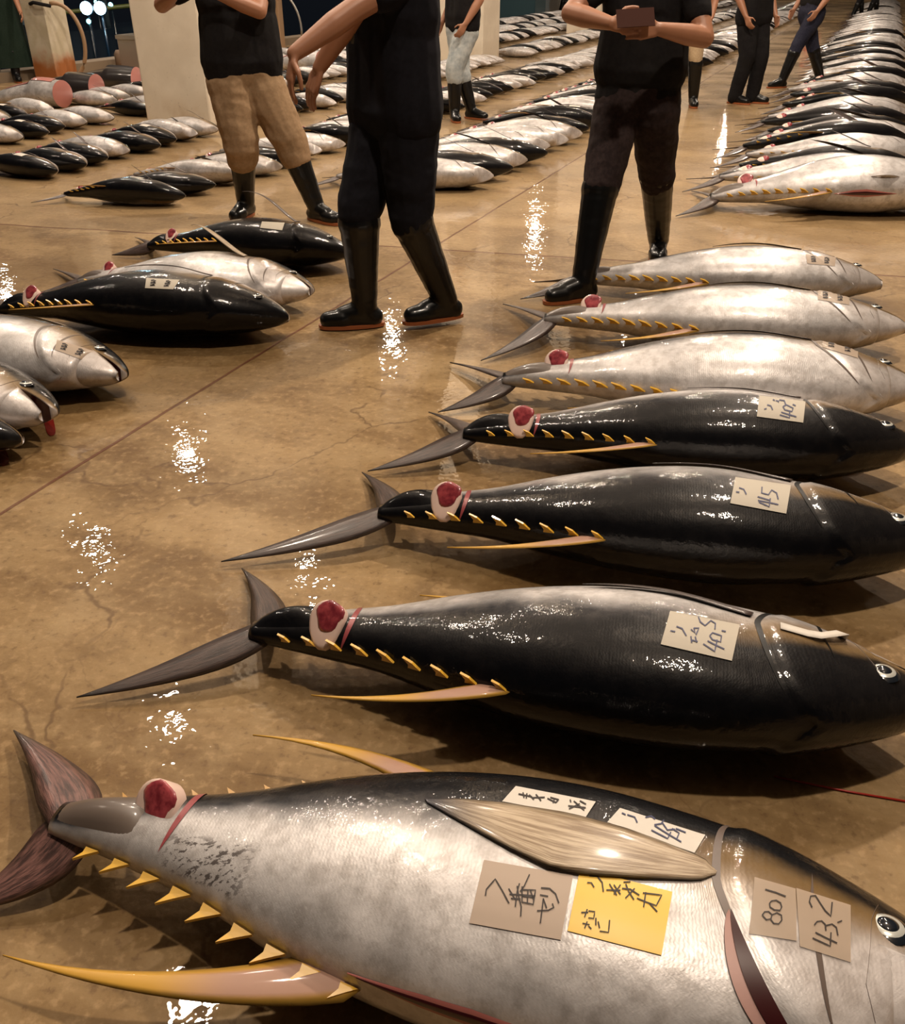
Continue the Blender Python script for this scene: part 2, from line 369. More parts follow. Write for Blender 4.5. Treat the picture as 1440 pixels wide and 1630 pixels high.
# ------------------------------------------------------------------ people
def remesh(mb_, voxel, m, name, parent, disp=None, seed=0):
    me0 = bpy.data.meshes.new('tmp'); me0.from_pydata([tuple(v) for v in mb_.v], [], mb_.f)
    bm = bmesh.new(); bm.from_mesh(me0); bmesh.ops.recalc_face_normals(bm, faces=bm.faces); bm.to_mesh(me0); bm.free()
    o = bpy.data.objects.new('tmp', me0); COL.objects.link(o)
    md = o.modifiers.new('r', 'REMESH'); md.mode = 'VOXEL'; md.voxel_size = voxel; md.use_smooth_shade = True
    s = o.modifiers.new('s', 'SMOOTH'); s.factor = .5; s.iterations = 3 if voxel > .006 else 2
    dg = bpy.context.evaluated_depsgraph_get(); me = bpy.data.meshes.new_from_object(o.evaluated_get(dg)); bpy.data.objects.remove(o)
    me.name = name
    if disp:
        amp, sx, sz_ = disp
        nv = len(me.vertices); co = [0.0]*(3*nv); me.vertices.foreach_get('co', co); no = [tuple(v.normal) for v in me.vertices]
        for i in range(nv):
            c = Vector(co[3*i:3*i+3]); q = Vector((c.x*sx+seed, c.y*sx, c.z*sz_)); k = noise.noise(q)+.5*noise.noise(q*2.3)
            k2 = 1-abs(noise.noise(Vector((c.x*sx*.6+c.z*4+seed, c.y*sx*.6, c.z*sz_*.9))))*2
            f_ = amp*(k*.7+k2*.5); n_ = no[i]; co[3*i] += n_[0]*f_; co[3*i+1] += n_[1]*f_; co[3*i+2] += n_[2]*f_
        me.vertices.foreach_set('co', co)
    me.materials.clear(); me.materials.append(m); me.polygons.foreach_set('use_smooth', [True]*len(me.polygons))
    return link(name, me, parent)
def cone(mb_, p0, r0, p1, r1, n=14, sq=None):
    """capsule with different end radii, closed"""
    p0, p1 = Vector(p0), Vector(p1); t = p1-p0; l = t.length
    t = t.normalized() if l > 1e-6 else Vector((0, 0, 1))
    a = Vector((0, 0, 1)) if abs(t.z) < .9 else Vector((0, 1, 0)); u = t.cross(a).normalized(); v = t.cross(u)
    vs = [p0-t*r0]; fs = []; rows = []
    prof = [(p0, r0, -60), (p0, r0, -30), (p0, r0, 0), (p1, r1, 0), (p1, r1, 30), (p1, r1, 60)]
    for c, r, an in prof:
        an = R(an); rows.append([c+t*r*math.sin(an)+(u*math.cos(2*math.pi*k/n)+v*math.sin(2*math.pi*k/n))*r*math.cos(an) for k in range(n)])
    for r in rows: vs += r
    vs.append(p1+t*r1)
    for k in range(n): fs.append((0, 1+(k+1) % n, 1+k))
    for i in range(5):
        for k in range(n): k2 = (k+1) % n; fs.append((1+i*n+k, 1+i*n+k2, 1+(i+1)*n+k2, 1+(i+1)*n+k))
    e = len(vs)-1
    for k in range(n): fs.append((e, 1+5*n+k, 1+5*n+(k+1) % n))
    mb_.add(vs, fs)
def ball(mb_, c, r, rot=None, n=16, m_=10):
    vs = []; fs = []; c = Vector(c); rr = Vector(r) if isinstance(r, (tuple, list)) else Vector((r, r, r))
    for i in range(1, m_):
        th = math.pi*i/m_
        for k in range(n):
            p = Vector((rr.x*math.sin(th)*math.cos(2*math.pi*k/n), rr.y*math.sin(th)*math.sin(2*math.pi*k/n), rr.z*math.cos(th)))
            vs.append(c+(rot @ p if rot else p))
    t_ = Vector((0, 0, rr.z)); vs.append(c+(rot @ t_ if rot else t_)); vs.append(c-(rot @ t_ if rot else t_)); a, b = len(vs)-2, len(vs)-1
    for i in range(m_-2):
        for k in range(n): k2 = (k+1) % n; fs.append((i*n+k, (i+1)*n+k, (i+1)*n+k2, i*n+k2))
    for k in range(n): fs.append((a, k, (k+1) % n)); fs.append((b, (m_-2)*n+(k+1) % n, (m_-2)*n+k))
    mb_.add(vs, fs)
def ik(a, b, l1, l2, hint):
    a, b = Vector(a), Vector(b); d = b-a; L_ = min(d.length, (l1+l2)*.999); t = d.normalized()
    x = (l1*l1-l2*l2+L_*L_)/(2*L_); h = math.sqrt(max(0, l1*l1-x*x)); hn = Vector(hint)-t*Vector(hint).dot(t)
    hn = hn.normalized() if hn.length > 1e-5 else Vector((0, 0, 1))
    return a+t*x+hn*h
def hand(mb_, wrist, d, nrm, thumb_side, curl=.5, k=1.0):
    """palm, four fingers and thumb; d pointing direction, nrm back-of-hand normal"""
    d = d.normalized(); nrm = (nrm-d*nrm.dot(d)).normalized(); s = d.cross(nrm).normalized()
    if s.dot(thumb_side) < 0: s = -s
    for j in range(4):
        o = .030-.020*j; base = wrist+d*.085*k+s*o*k
        cone(mb_, wrist+d*.012+s*o*.55*k, .014*k, base, .0125*k, 10)
        ln = (.072, .080, .075, .060)[j]*k; r = (.0092, .0095, .0090, .0080)[j]*k; dd = d.copy(); p = base
        for q, f in enumerate((.42, .32, .26)):
            ang = curl*(.55, .75, .6)[q]; dd = (dd*math.cos(ang)-nrm*math.sin(ang)).normalized() if q == 0 else dd
            if q: 
                nn = (nrm-dd*nrm.dot(dd)).normalized(); dd = (dd*math.cos(ang)-nn*math.sin(ang)).normalized()
            p2 = p+dd*ln*f; cone(mb_, p, r*(1-.06*q), p2, r*(.94-.06*q), 8); p = p2
    b = wrist+d*.030*k+s*.028*k; t1 = b+(d*.6+s*.75-nrm*.35).normalized()*.038*k; t2 = t1+(d*.9+s*.25-nrm*.4).normalized()*.030*k; t3 = t2+(d*.95-nrm*.3).normalized()*.024*k
    cone(mb_, wrist+d*.015+s*.008*k, .015*k, b, .0135*k, 8); cone(mb_, b, .0125*k, t1, .011*k, 8); cone(mb_, t1, .0105*k, t2, .0095*k, 8); cone(mb_, t2, .0095*k, t3, .008*k, 8)

def person(label, pelvis, face, ankles, toes, wrists=None, elbow_hint=None, hand_dir=None, hand_n=None, k=1.0, top='black', bot='tan', sleeves=True, boots=True, boot_top=.38,
           lean=(0, 0), fine=True, apron=None, bag=1.0, hem=.0, collar=None, thin=1.0, group=None, belt_drop=.0, tucked=True, curl=.45, shirt_w=1.0, hem_z=None, knee_hint=None, bootw=.080, blouse=.2):
    root = empty('person', (pelvis[0], pelvis[1], 0)); off = Vector((pelvis[0], pelvis[1], 0)); tag(root, label, 'person', group)
    f = Vector((math.cos(R(face)), math.sin(R(face)), 0)); l = Vector((-f.y, f.x, 0))   # l: the person's left
    up = Vector((0, 0, 1)); pel = Vector((0, 0, pelvis[2])); ch = pel+up*.44*k+f*lean[0]+l*lean[1]; ln = (ch-pel).normalized()
    vox = .0085 if fine else .018
    def A(p): return Vector(p)-off
    hips = [pel+l*.085*k-up*.03, pel-l*.085*k-up*.03]; ank = [A(p) for p in ankles]
    th, sh = .43*k, .42*k
    knees = [ik(hips[i], ank[i], max(th, (hips[i]-ank[i]).length*.505), max(sh, (hips[i]-ank[i]).length*.497), (Vector(knee_hint[i]) if knee_hint else f)) for i in (0, 1)]
    shl = [ch+l*.17*k+up*.0, ch-l*.17*k+up*.0]
    ua, fa = .29*k, .255*k
    if wrists is None: wr = [shl[0]+l*.06+f*.10-up*.48*k, shl[1]-l*.06+f*.10-up*.48*k]
    else: wr = [A(p) for p in wrists]
    eh = elbow_hint or [(-f*1.0+l*.5), (-f*1.0-l*.5)]
    elb = [ik(shl[i], wr[i], ua, fa, Vector(eh[i])) for i in (0, 1)]
    hd = hand_dir or [(wr[0]-elb[0]), (wr[1]-elb[1])]; hn = hand_n or [l, -l]
    # ---- body
    b = MB()
    def torso(b, g, z0=-.06, z1=.44):
        lv = [(-.06, .095, .105), (.06, .085, .095), (.17, .078, .092), (.30, .095, .100), (.40, .115, .082), (.45, .10, .06)]
        prev = None
        for zz, lx, r in lv:
            if zz < z0-1e-6: continue
            if zz > z1+.02: break
            c = pel+ln*zz*k; r = (r*(.93 if g == 0 else 1)+g)*thin*k; q = [c+l*lx*k, c-l*lx*k]
            cone(b, q[0], r, q[1], r)
            if prev:
                cone(b, prev[0], prev[2], q[0], r); cone(b, prev[1], prev[2], q[1], r); cone(b, (prev[0]+prev[1])/2, prev[2], c, r)
            prev = (q[0], q[1], r)
    torso(b, 0)
    neck = pel+ln*.50*k; hc = neck+up*.175*k+f*.025
    cone(b, pel+ln*.44*k, .060*k, hc-up*.05, .052*k)
    rotf = Matrix((( f.x, l.x, 0), (f.y, l.y, 0), (0, 0, 1)))
    ball(b, hc+up*.02, (.094*k, .076*k, .112*k), rotf); ball(b, hc+f*.022-up*.052, (.066*k, .056*k, .060*k), rotf)
    cone(b, hc+f*.088+up*.012, .010, hc+f*.108-up*.022, .014, 8); ball(b, hc+l*.078-up*.005, (.018, .010, .030), rotf); ball(b, hc-l*.078-up*.005, (.018, .010, .030), rotf)
    cone(b, hc+f*.083-up*.058-l*.018, .010, hc+f*.083-up*.058+l*.018, .010, 8)
    for i in (0, 1):
        cone(b, ch+l*(.10 if i == 0 else -.10)*k, .07*k, shl[i], .058*k); cone(b, shl[i], .055*k, elb[i], .043*k); cone(b, elb[i], .043*k, elb[i]+(wr[i]-elb[i])*.35, .044*k); cone(b, elb[i]+(wr[i]-elb[i])*.35, .044*k, wr[i], .027*k)
        q_ = .88*min(1, thin)*k; cone(b, hips[i], .085*q_, knees[i], .056*q_); cone(b, knees[i], .054*q_, knees[i]*.65+ank[i]*.35, .053*q_); cone(b, knees[i]*.65+ank[i]*.35, .053*q_, ank[i], .036*q_)
        td = Vector((math.cos(R(toes[i])), math.sin(R(toes[i])), 0)); cone(b, ank[i]-up*.045, .034, ank[i]+td*.14-up*.062, .026)
        hand(b, wr[i], Vector(hd[i]), Vector(hn[i]), Vector(f*.6-hn[i]*0) if wrists is None else up*.8+f*.2, curl, k)
    remesh(b, .0052 if fine else .010, M['skinp'], 'body', root)
    # eyes, mouth, hair
    if True:
        for sgn in (1, -1):
            e = MB(); ball(e, hc+f*.082+l*.031*sgn+up*.018, .0125, None, 10, 6); ey = e.build('eye', M['eyep'], root)
            e = MB(); ball(e, hc+f*.0915+l*.031*sgn+up*.018, .006, None, 8, 6); e.build('pupil', M['hair'], ey)
        e = MB(); cone(e, hc+f*.090-up*.058-l*.02, .006, hc+f*.090-up*.058+l*.02, .006, 8); e.build('mouth', M['lips'], root)
        e = MB(); ball(e, hc-f*.018+up*.045, (.098*k, .087*k, .102*k), rotf, 18, 12)
        e.v = [v if (v-hc).dot(f) < .055 or (v-hc).z > .075 else hc+(v-hc)*.9 for v in e.v]; e.build('hair', M['hair'], root)
    # ---- trousers
    b = MB(); g = .012*bag
    for zz, lx, r in ((-.07, .09, .104), (.04, .085, .098))+(((.10, .082, .100),) if tucked else ()):
        c = pel+ln*zz*k; cone(b, c+l*lx*k, (r+g*.7)*thin*k, c-l*lx*k, (r+g*.7)*thin*k)
    for i in (0, 1):
        bt = (ank[i]-knees[i]); L_ = bt.length
        cone(b, hips[i]+up*.03, (.090+g*.7)*thin*k, hips[i]-up*.08, (.098+g)*thin*k); cone(b, hips[i]-up*.08, (.098+g)*thin*k, knees[i], (.066+g)*thin*k)
        if boots: cone(b, knees[i], (.066+g)*thin*k, knees[i]+bt*min(.30, max(.05, 1-(boot_top-.08)/L_+.03)), min(.064+g*.9, blouse)*k)
        else: cone(b, knees[i], (.066+g)*thin*k, ank[i]-up*.02, (.058+g)*k)
    remesh(b, vox, M[bot], 'trousers', root, (.0075 if fine else .006, 9, 13), sum(map(ord, label)) % 97)
    # ---- shirt
    b = MB(); torso(b, .022*shirt_w, 0.06 if tucked else -.06)
    if hem_z is not None:
        rw = (.104+.0095*bag+.010)*thin*k
        c = Vector((pel.x, pel.y, hem_z+rw*.75)); t2 = pel+ln*.22
        for sg in (1, 0, -1): cone(b, c+l*.092*k*sg, rw, t2+l*.082*k*sg, rw*.93)
        cone(b, c+l*.092*k, rw, c-l*.092*k, rw)
    for i in (0, 1):
        q = ch+l*(.10 if i == 0 else -.10)*k; cone(b, q, .09*k, shl[i], .074*k)
        if sleeves: cone(b, shl[i], .072*k, shl[i]+(elb[i]-shl[i])*.62, .062*k)
    remesh(b, vox, M[top], 'shirt', root, (.005, 7, 7), 31+sum(map(ord, label)) % 57)
    if collar:
        b = MB(); c0 = pel+ln*.43+f*.10; tip = pel+ln*collar[1]+f*collar[2]; cc = [c0, (c0+tip)/2+f*.035, tip]; 
        vs, fs, uv = blade_data([c0*(1-t)+tip*t+f*.03*math.sin(math.pi*t) for t in [i/8 for i in range(9)]], [.062*(1-(i/8))+.008 for i in range(9)], l, .012); b.add(vs, fs, uv); b.build('scarf', M[collar[0]], root)
    if apron:
        b = MB(); vs = []; fs = []; n, mm = 16, 22; z1, z0 = apron[1], apron[2]
        for layer in (0, 1):
            for j in range(mm+1):
                zz = z1+(z0-z1)*j/mm
                for i in range(n+1):
                    an = (i/n*2-1)*apron[3]; rr = apron[4]+apron[5]*(j/mm)+.008*math.sin(i*1.7+j*.25)-.006*layer
                    vs.append(Vector((pel.x, pel.y, 0))+f*(math.cos(an)*rr*.82)+l*(math.sin(an)*rr*1.12)+up*zz)
        w1 = n+1; o1 = (mm+1)*w1
        for j in range(mm):
            for i in range(n): a = j*w1+i; fs.append((a, a+1, a+w1+1, a+w1)); a += o1; fs.append((a+w1, a+w1+1, a+1, a))
        for j in range(mm):
            for a in (j*w1, j*w1+n): fs.append((a, a+w1, a+w1+o1, a+o1))
        b.add(vs, fs); b.build('apron', M[apron[0]], root)
    # ---- boots or shoes
    for i in (0, 1):
        td = Vector((math.cos(R(toes[i])), math.sin(R(toes[i])), 0)); b = MB(); a_ = ank[i]; sd = Vector((-td.y, td.x, 0))
        rise = max(0, a_.z-.085); fl_ = Vector((a_.x, a_.y, rise))
        shd = (knees[i]-a_).normalized()
        if boots:
            topz = a_+shd*((boot_top-.085)/max(.4, shd.z)); bw = bootw*k; cone(b, a_, .055*k, a_+shd*.14, .066*k, 16); cone(b, a_+shd*.14, .066*k, topz, bw, 16); cone(b, topz-shd*.02, bw+.004, topz, bw+.003, 16)
        cone(b, a_, .050, a_-up*.035-td*.02, .048, 16)
        cone(b, fl_-td*.035+up*.045, .045, fl_+td*.10+up*.045, .045); cone(b, fl_+td*.10+up*.044+sd*.008, .044, fl_+td*.165+up*.040+sd*.006, .039); cone(b, fl_+td*.10+up*.044-sd*.010, .042, fl_+td*.155+up*.038-sd*.010, .036)
        cone(b, a_+td*.01-up*.01, .05, fl_+td*.10+up*.055, .042)
        bo = remesh(b, .006 if fine else .012, M['boot'], 'boot' if boots else 'shoe', root, (.0022, 10, 22) if boots else None, 5*i)
        s = MB(); vs = []; n = 22; outl = []
        for q in range(n):
            an = 2*math.pi*q/n; x = math.cos(an); y = math.sin(an); w_ = .047+.006*x
            outl.append(fl_+td*(.062+.148*x)+sd*(w_*math.copysign(abs(y)**.75, y)))
        vs = [p+up*.003 for p in outl]+[p+up*.019 for p in outl]; fs = [tuple(range(n))[::-1], tuple(range(n, 2*n))]+[(q, (q+1) % n, (q+1) % n+n, q+n) for q in range(n)]
        s.add(vs, fs); so = s.build('sole', M['sole'], bo, False); s2 = MB(); s2.add([p-up*.0+td*0 for p in [v-up*.003 for v in vs[:n]]]+[p+up*.010 for p in vs[:n]], fs); 
    return root, wr, hd, off

# tan-trousered man on the left, black shirt over tan work trousers tucked into boots
p1 = person('person in a black T-shirt and tan trousers tucked into black boots', (-1.24, 5.98, .92), -70,
    [(-.86, 5.93, .085), (-1.33, 6.05, .085)], [-40, -105], wrists=[(-1.30, 5.72, 1.27), (-1.50, 5.68, 1.27)], elbow_hint=[(1, .2, -.6), (-1, .2, -.6)], hand_dir=[(-1, -.2, .2), (1, -.2, .3)], hand_n=[(0, -1, .2), (0, -1, .2)],
    top='black', bot='tan', bag=3.0, tucked=False, shirt_w=1.15, hem_z=.80, boot_top=.42, bootw=.087, thin=1.06, k=1.0)
# central man in navy
c1 = person('person in dark navy clothes, mid-step, both hands reaching to the left', (-.235, 3.97, .945), 222,
    [(-.03, 4.00, .105), (-.39, 3.95, .088)], [203, 188], wrists=[(-.56, 3.60, 1.13), (-.51, 3.86, 1.06)], elbow_hint=[(.3, -.1, .6), (.3, .2, .5)], hand_dir=[(-.25, -.05, -1), (-.4, .05, -.9)],
    hand_n=[(-.9, -.3, .1), (-.7, -.6, .3)], top='navy', bot='navy', bag=1.7, tucked=False, shirt_w=1.0, hem_z=.80, boot_top=.47, thin=1.06, k=1.0, bootw=.088, blouse=.072, collar=('grey', .20, .19), curl=.35)
# walking man at right
w1 = person('person walking in black T-shirt and dark brown trousers, holding a note', (.86, 4.62, .93), -108,
    [(1.13, 5.05, .10), (.63, 4.34, .085)], [-100, -158], wrists=[(.86, 4.30, 1.17), (.66, 4.30, 1.19)], elbow_hint=[(1, .5, -.2), (-1, .5, -.2)], hand_dir=[(-1, -.35, .0), (1, -.25, .0)], hand_n=[(-.1, -1, .15), (.1, -1, .15)],
    top='black', bot='dkbrown', bag=3.3, tucked=False, shirt_w=.9, hem_z=.90, boot_top=.50, thin=.84, bootw=.086, blouse=.068, k=1.0)
mb = MB(); c = Vector((.745, 4.215, 1.215)); mb.box((0, 0, 0), (.155, .004, .075)); o = mb.build('note', M['note'], None, False); o.location = c; o.rotation_euler = (R(-32), R(-3), R(3)); o.data.materials[0] = M['note']
tag(o, 'folded paper note held in both hands of the walking person', 'paper')
# people farther back
person('person in pale washed jeans and black boots before the middle pillar', (.10, 10.35, .945), -150, [(.02, 10.28, .085), (.20, 10.42, .085)], [-80, -35], top='black', bot='jean', bag=2.4, tucked=False, hem_z=.86, boot_top=.42, shirt_w=1.15, fine=False)
person('person in khaki trousers and tall black boots, standing mid-distance', (2.62, 11.45, .945), -100, [(2.76, 11.40, .085), (2.46, 11.50, .085)], [-95, -130], top='lgrey', bot='khaki', bag=1.0, tucked=True, boot_top=.46, fine=False)
person('person all in black standing right of the khaki trousers', (3.42, 11.75, .945), -60, [(3.52, 11.70, .085), (3.30, 11.65, .085)], [-25, -40], top='black', bot='black', bag=1.4, tucked=False, boots=False, shirt_w=1.2, fine=False, thin=1.1)
person('person in dark blue jeans stepping left by the right row', (4.62, 13.35, .945), 200, [(4.35, 13.25, .085), (4.92, 13.45, .10)], [195, 200], top='black', bot='dknavy', bag=1.3, tucked=True, boot_top=.42, fine=False)
person('person in a long dark apron beside the rusty post at the left', (-6.15, 14.1, .945), -60, [(-6.05, 13.95, .085), (-6.35, 14.0, .085)], [-60, -80], top='black', bot='navy', bag=1.2, tucked=False, fine=False,
    apron=('dkgreen', 1.0, .18, 1.5, .20, .09), wrists=[(-5.72, 13.75, .86), (-6.52, 13.85, .86)])
person('person with a red apron far away near the top of the frame', (11.3, 32.2, .945), -100, [(11.2, 32.1, .085), (11.45, 32.2, .085)], [-90, -90], top='redc', bot='black', fine=False, tucked=False, apron=('redc', 1.0, .55, 1.4, .20, .05))
for i, (x, y, nm) in enumerate(((12.3, 31.5, 'left of a pair in dark clothes at the far end'), (12.9, 31.9, 'right of a pair in dark clothes at the far end'), (16.6, 36.5, 'person in black standing right of the long row, far end'))):
    person(nm if nm.startswith('person') else 'person, '+nm, (x, y, .945), -100+30*i, [(x-.14, y, .085), (x+.14, y+.05, .085)], [-90, -70], top='black', bot='black', fine=False, boots=True)

print('TIME', round(time.time()-T0, 1))
# ------------------------------------------------------------------ tuna
#      s    dorsal  ventral width
PR = [(0, .022, .022, .014), (.035, .029, .029, .021), (.08, .037, .037, .028), (.14, .049, .051, .036), (0.22, 0.07, 0.073, 0.0456), (0.32, 0.1071, 0.1092, 0.0655), (0.42, 0.1325, 0.1339, 0.0827),
      (0.52, 0.1463, 0.1493, 0.0936), (0.62, 0.1484, 0.1545, 0.0967), (0.72, 0.1399, 0.1483, 0.0869), (0.8, 0.123, 0.1339, 0.0781), (0.87, 0.0986, 0.1112, 0.0635), (0.93, 0.0678, 0.0793, 0.0453), (0.97, 0.038, 0.046, 0.0292), (0.99, 0.02, 0.024, 0.0165), (1, 0.006, 0.008, 0.0063)]
def gill_x(phi):                                 # rear edge of the gill cover, bulging tailward on the flank
    f = abs(math.sin(phi)); return .825-.065*f**.7+.05*max(0, -math.cos(phi))
class Tuna:
    """frame of one fish: origin at the fork, x forward, D to the back, W out of the upper flank"""
    def __init__(s, F, N, near_back, roll, zc=None, droop=None, hk=1.0, open_=0.0):
        s.F = Vector(F); s.N = Vector(N); v = s.N-s.F; s.L = v.length; s.X = Vector((v.x, v.y, 0)).normalized()
        side = Vector((s.X.y, -s.X.x, 0))        # to the camera side
        d0 = side if near_back else -side; near = side
        s.nb = near_back; s.open = open_; s.hk = hk
        r = R(roll)
        if near_back: s.D = d0*math.cos(r)+Vector((0, 0, 1))*math.sin(r)
        else: s.D = d0*math.cos(r)-Vector((0, 0, 1))*math.sin(r)
        s.W = Vector((0, 0, 1))*math.cos(r)-(near*math.sin(r) if near_back else near*math.sin(r))
        h = .147*s.L*hk; w_ = .096*s.L*hk
        s.zc = zc if zc else math.sqrt((h*math.sin(r))**2+(w_*math.cos(r))**2)-.004
        s.zt = s.F.z; s.zn = s.N.z
    def axis(s, x):
        p = Vector((s.F.x, s.F.y, 0))+s.X*(x*s.L)
        z = s.zc
        if x < .58: z = s.zc+(s.zt-s.zc)*(1-x/.58)**1.7
        elif x > .7: z = s.zc+(s.zn-s.zc)*((x-.7)/.3)**1.8
        p.z = z; return p
    def S(s, x, phi, off=0.0, raw=False):
        d, v, w_ = lerp_tab(PR, x); L = s.L*s.hk
        c, n = math.cos(phi), math.sin(phi); h = d if c > 0 else v
        e = .93
        cc = math.copysign(abs(c)**e, c); nn = math.copysign(abs(n)**e, n)
        k = 1.0
        gx = gill_x(phi)
        if x > gx-.012: k += .045*smooth01((x-gx+.012)/.012)*(1-smooth01((x-gx)/.13))
        yy = cc*h*L*k; zz = nn*w_*L*k
        m_ = -.012*L                                   # mouth plane: the jaw is a part of its own
        if not raw and x > .90 and yy < m_*1: yy = m_+(yy-m_)*(1-smooth01((x-.90)/.02)*.97)
        p = s.axis(x)+s.D*yy+s.W*zz
        if off: p += (s.D*(c*w_)+s.W*(n*h)).normalized()*off
        return p
    def body(s, name, m, ns=90, nr=44, parent=None):
        vs = []; fs = []; uv = []
        xs = []
        for i in range(ns+1):
            t = i/ns; xs.append(t*.97+.03*math.sin(t*math.pi*.5)**3)
        if ns >= 60: xs = sorted(set([round(x, 5) for x in xs]))
        ns = len(xs)-1
        for x in xs:
            for k in range(nr):
                phi = 2*math.pi*k/nr
                # warp rings so that they follow the gill cover
                wx = x+(gill_x(phi)-.80)*math.exp(-((x-.80)/.055)**2)
                vs.append(s.S(min(1, wx), phi)); a = phi if phi <= math.pi else 2*math.pi-phi
                uv.append((x, a/math.pi))
        for i in range(ns):
            for k in range(nr):
                k2 = (k+1) % nr; f = (i*nr+k, i*nr+k2, (i+1)*nr+k2, (i+1)*nr+k)
                fs.append(f)
        fs.append(tuple(range(nr))); fs.append(tuple(ns*nr+k for k in range(nr))[::-1])
        me = mesh(name, vs, fs, m, True, uv); s.mesh = me
        bm = bmesh.new(); bm.from_mesh(me); bmesh.ops.recalc_face_normals(bm, faces=bm.faces); bm.to_mesh(me); bm.free()
        s.bvh = BVHTree.FromPolygons([v.co.copy() for v in me.vertices], [tuple(p.vertices) for p in me.polygons])
        return link(name, me, parent)
    def jaw(s, m, parent, n=10, nr=20):
        vs = []; fs = []; uv = []; hinge = s.S(.905, math.pi/2); hinge = s.axis(.905)+s.D*(-.012*s.L)
        rot = Matrix.Rotation(s.open, 3, s.W)
        if (rot @ s.X).dot(s.D) > s.X.dot(s.D): rot = Matrix.Rotation(-s.open, 3, s.W)
        for i in range(n+1):
            x = .895+.1*i/n*(1.0)
            ax = s.axis(x); d, v, w_ = lerp_tab(PR, min(x, .992)); L = s.L*s.hk
            for k in range(nr):
                phi = math.pi/2+math.pi*k/(nr-1)
                yy = math.cos(phi)*v*L; zz = math.sin(phi)*w_*L*1.0
                yy = min(yy, -.013*s.L) if k not in (0, nr-1) else -.013*s.L
                p = ax+s.D*yy+s.W*zz
                vs.append(hinge+rot @ (p-hinge)); uv.append((x, .55+.45*math.sin(math.pi*k/(nr-1))))
        for i in range(n):
            for k in range(nr):
                k2 = (k+1) % nr; fs.append((i*nr+k, i*nr+k2, (i+1)*nr+k2, (i+1)*nr+k))
        fs.append(tuple(range(nr))); fs.append(tuple(n*nr+k for k in range(nr))[::-1])
        return link('lower_jaw', mesh('lower_jaw', vs, fs, m, True, uv), parent)
    def fold(s, cs):
        return cs
    def lobe_data(s, tip, width=.036, bend=.10):
        root = s.axis(.0)+s.X*.0
        mid = (root+tip)/2+s.X*(bend*s.L*.55); cs = []; ws = []; n = 14
        for i in range(n+1):
            t = i/n; cs.append((root+s.X*.02*s.L)*(1-t)**2+mid*2*t*(1-t)+tip*t*t)
            ws.append(s.L*width*(.62+.38*math.sin(min(1, t*2.2)*math.pi/2))*(1-t**1.5)+.0015)
        return blade_data(cs, ws, s.X+Vector((0, 0, .0)), .011*s.L)
    def lobe(s, tip, m, parent, **k):
        mb = MB(); mb.add(*s.lobe_data(tip, **k)); return mb.build('tail_fin_lobe', m, parent)
    def fin_data(s, x0, phi, tipoff, base=.05, th=.008, n=12, curve=.25):
        """long trailing fin from a root at body angle phi"""
        a = s.S(x0, phi, -.025*s.L); out = (s.D*math.cos(phi)+s.W*math.sin(phi)).normalized()
        tip = a+s.X*tipoff[0]*s.L+out*tipoff[1]*s.L+Vector((0, 0, tipoff[2]*s.L))
        if tip.z < .012: tip.z = .012
        ctl = a+(tip-a)*.45+out*curve*s.L*.2; cs = []; ws = []
        for i in range(n+1):
            t = i/n; c = a*(1-t)**2+ctl*2*t*(1-t)+tip*t*t; c.z = max(c.z, .008); cs.append(c)
            ws.append(base*s.L*.5*((1-t)**1.3*.9+.10*(1-t))*min(1, .35+t*7)+.0012)
        return blade_data(cs, ws, s.X*.8+out*.6, th*s.L)
    def surf_strip(s, pts, ws, off=.002, n=24, nc=5):
        """patch on the skin along (x,phi) centre points; ws half widths in metres, measured round the body"""
        vs = []; fs = []; uv = []
        m_ = len(pts)-1
        for i in range(n+1):
            t = i/n*m_; k = min(int(t), m_-1); f = t-k
            x = pts[k][0]*(1-f)+pts[k+1][0]*f; ph = pts[k][1]*(1-f)+pts[k+1][1]*f; w_ = ws[k]*(1-f)+ws[k+1]*f
            for j in range(nc):
                q = j/(nc-1)*2-1
                p0 = s.S(x, ph, off*(1 if abs(q) < .9 else .2)); p1 = s.S(x, ph+.02, off); dm = (p1-p0).length/.02
                vs.append(s.S(x, ph+q*w_/max(dm, .01), off*(1 if abs(q) < .9 else .1))); uv.append((i/n, j/(nc-1)))
        for i in range(n):
            for j in range(nc-1): a = i*nc+j; fs.append((a, a+1, a+nc+1, a+nc))
        return vs, fs, uv
    def hit(s, u, v, off=.002):
        d = ray(u, v).normalized(); r = s.bvh.ray_cast(Vector((0, 0, H)), d)
        if r[0] is None:
            r2 = s.bvh.find_nearest(P(u, v, s.zc)); return r2[0]+r2[1]*off*(1 if r2[1].dot(d) < 0 else -1)
        nn = r[1] if r[1].dot(d) < 0 else -r[1]
        return r[0]+nn*off
    def label(s, quad, m, parent, n=12, off=.0022, name='paper_label'):
        vs = []; fs = []
        for i in range(n+1):
            for j in range(n+1):
                a, b = i/n, j/n
                u = (quad[0][0]*(1-a)+quad[1][0]*a)*(1-b)+(quad[3][0]*(1-a)+quad[2][0]*a)*b
                v = (quad[0][1]*(1-a)+quad[1][1]*a)*(1-b)+(quad[3][1]*(1-a)+quad[2][1]*a)*b
                vs.append(s.hit(u, v, off))
        for i in range(n):
            for j in range(n): a = i*(n+1)+j; fs.append((a, a+1, a+n+2, a+n+1))
        return link(name, mesh(name, vs, fs, m), parent)
